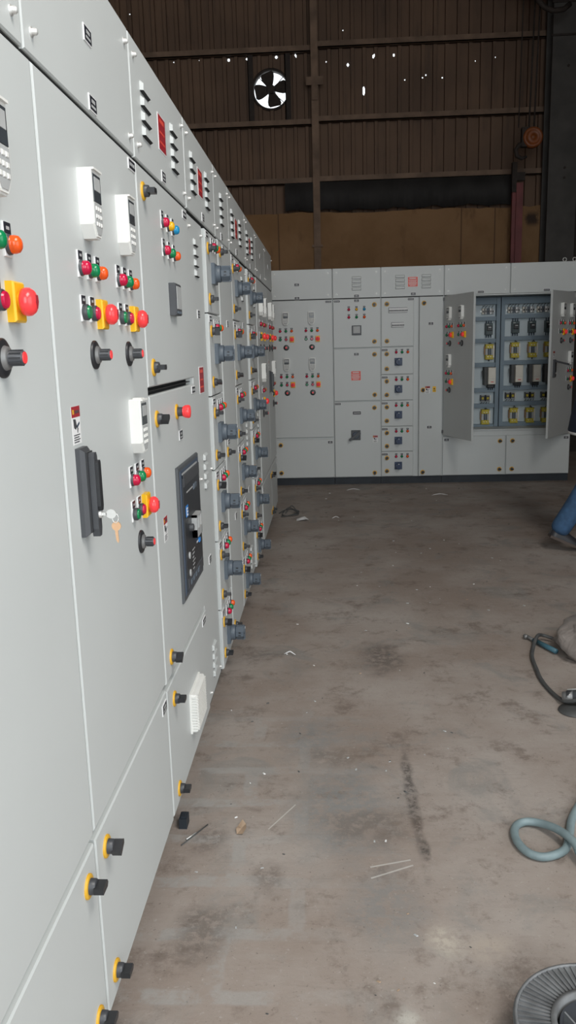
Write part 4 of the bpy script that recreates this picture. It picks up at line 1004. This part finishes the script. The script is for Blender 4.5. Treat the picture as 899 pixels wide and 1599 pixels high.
# hands
def hand(p, ang, side):
    vs = [(0, 0, 0), (.0, 0, -.055)]; ed = [(0, 1)]; rd = [(.017, .026), (.016, .036)]
    for k, (dy, L) in enumerate(((-.027, .062), (-.009, .074), (.009, .070), (.026, .055))):
        o = len(vs); vs += [(.004, dy, -.085), (.012, dy*1.05, -.085-L*.5), (.032, dy*1.05, -.085-L*.9)]; ed += [(1, o), (o, o+1), (o+1, o+2)]; rd += [.0092, .0082, .0070]
    o = len(vs); vs += [(.012, -.034*side, -.045), (.026, -.044*side, -.078), (.036, -.042*side, -.100)]; ed += [(1, o), (o, o+1), (o+1, o+2)]; rd += [.011, .0095, .008]
    h = skinned('hand', vs, ed, rd, 'skin', pr, 0, 2); h.location = p; h.rotation_euler = (0, ang, 0)
hand((.045, -.19, .915), -.45, -1); hand((.21, .29, .935), -.75, 1)

# ------------------------------------------------------------------ CAMERA
Rv = Vector((0.99845512, 0.04894983, -0.02629227)); Uv = Vector((0.0159661, 0.20048293, 0.97956709)); Fv = Vector((-0.0532208, 0.97847356, -0.19939167))
cd = bpy.data.cameras.new('camera'); cam = bpy.data.objects.new('camera', cd); COL.objects.link(cam)
mw = Matrix(((Rv.x, Uv.x, -Fv.x, .49262), (Rv.y, Uv.y, -Fv.y, 0), (Rv.z, Uv.z, -Fv.z, 1.48373), (0, 0, 0, 1)))
cam.matrix_world = mw
cd.sensor_fit = 'HORIZONTAL'; cd.sensor_width = 36; cd.lens = 1257.86/899*36; cd.clip_start = .02
scene.camera = cam

# ------------------------------------------------------------------ LIGHT
w = bpy.data.worlds.new('World'); scene.world = w; w.use_nodes = True
bg = w.node_tree.nodes['Background']; bg.inputs['Color'].default_value = (.90, .96, 1.0, 1); bg.inputs['Strength'].default_value = 1.6
def area(name, loc, target, sx, sy, power, col):
    ld = bpy.data.lights.new(name, 'AREA'); ld.shape = 'RECTANGLE'; ld.size = sx; ld.size_y = sy; ld.energy = power; ld.color = col
    o = bpy.data.objects.new(name, ld); COL.objects.link(o); o.location = loc
    o.rotation_euler = (Vector(target)-Vector(loc)).to_track_quat('-Z', 'Y').to_euler(); return o
area('daylight_doorway', (.9, -3.0, 2.5), (0.6, 4.0, .9), 3.4, 3.8, 170, (.91, .97, 1.0))
area('side_fill', (4.15, -.6, 2.0), (0, -.3, 1.6), 4.2, 3.8, 56, (.90, .97, 1.0))  # added fill from the unseen right side, brightens the left row
area('roof_skylight', (2.6, -.2, 5.9), (1.7, -.12, 5.35), 3.0, 2.4, 330, (1.0, .965, .91))
scene.view_settings.view_transform = 'Standard'; scene.view_settings.look = 'None'
scene.view_settings.exposure = 0.0; scene.view_settings.gamma = 1.0; scene.view_settings.use_curve_mapping = False
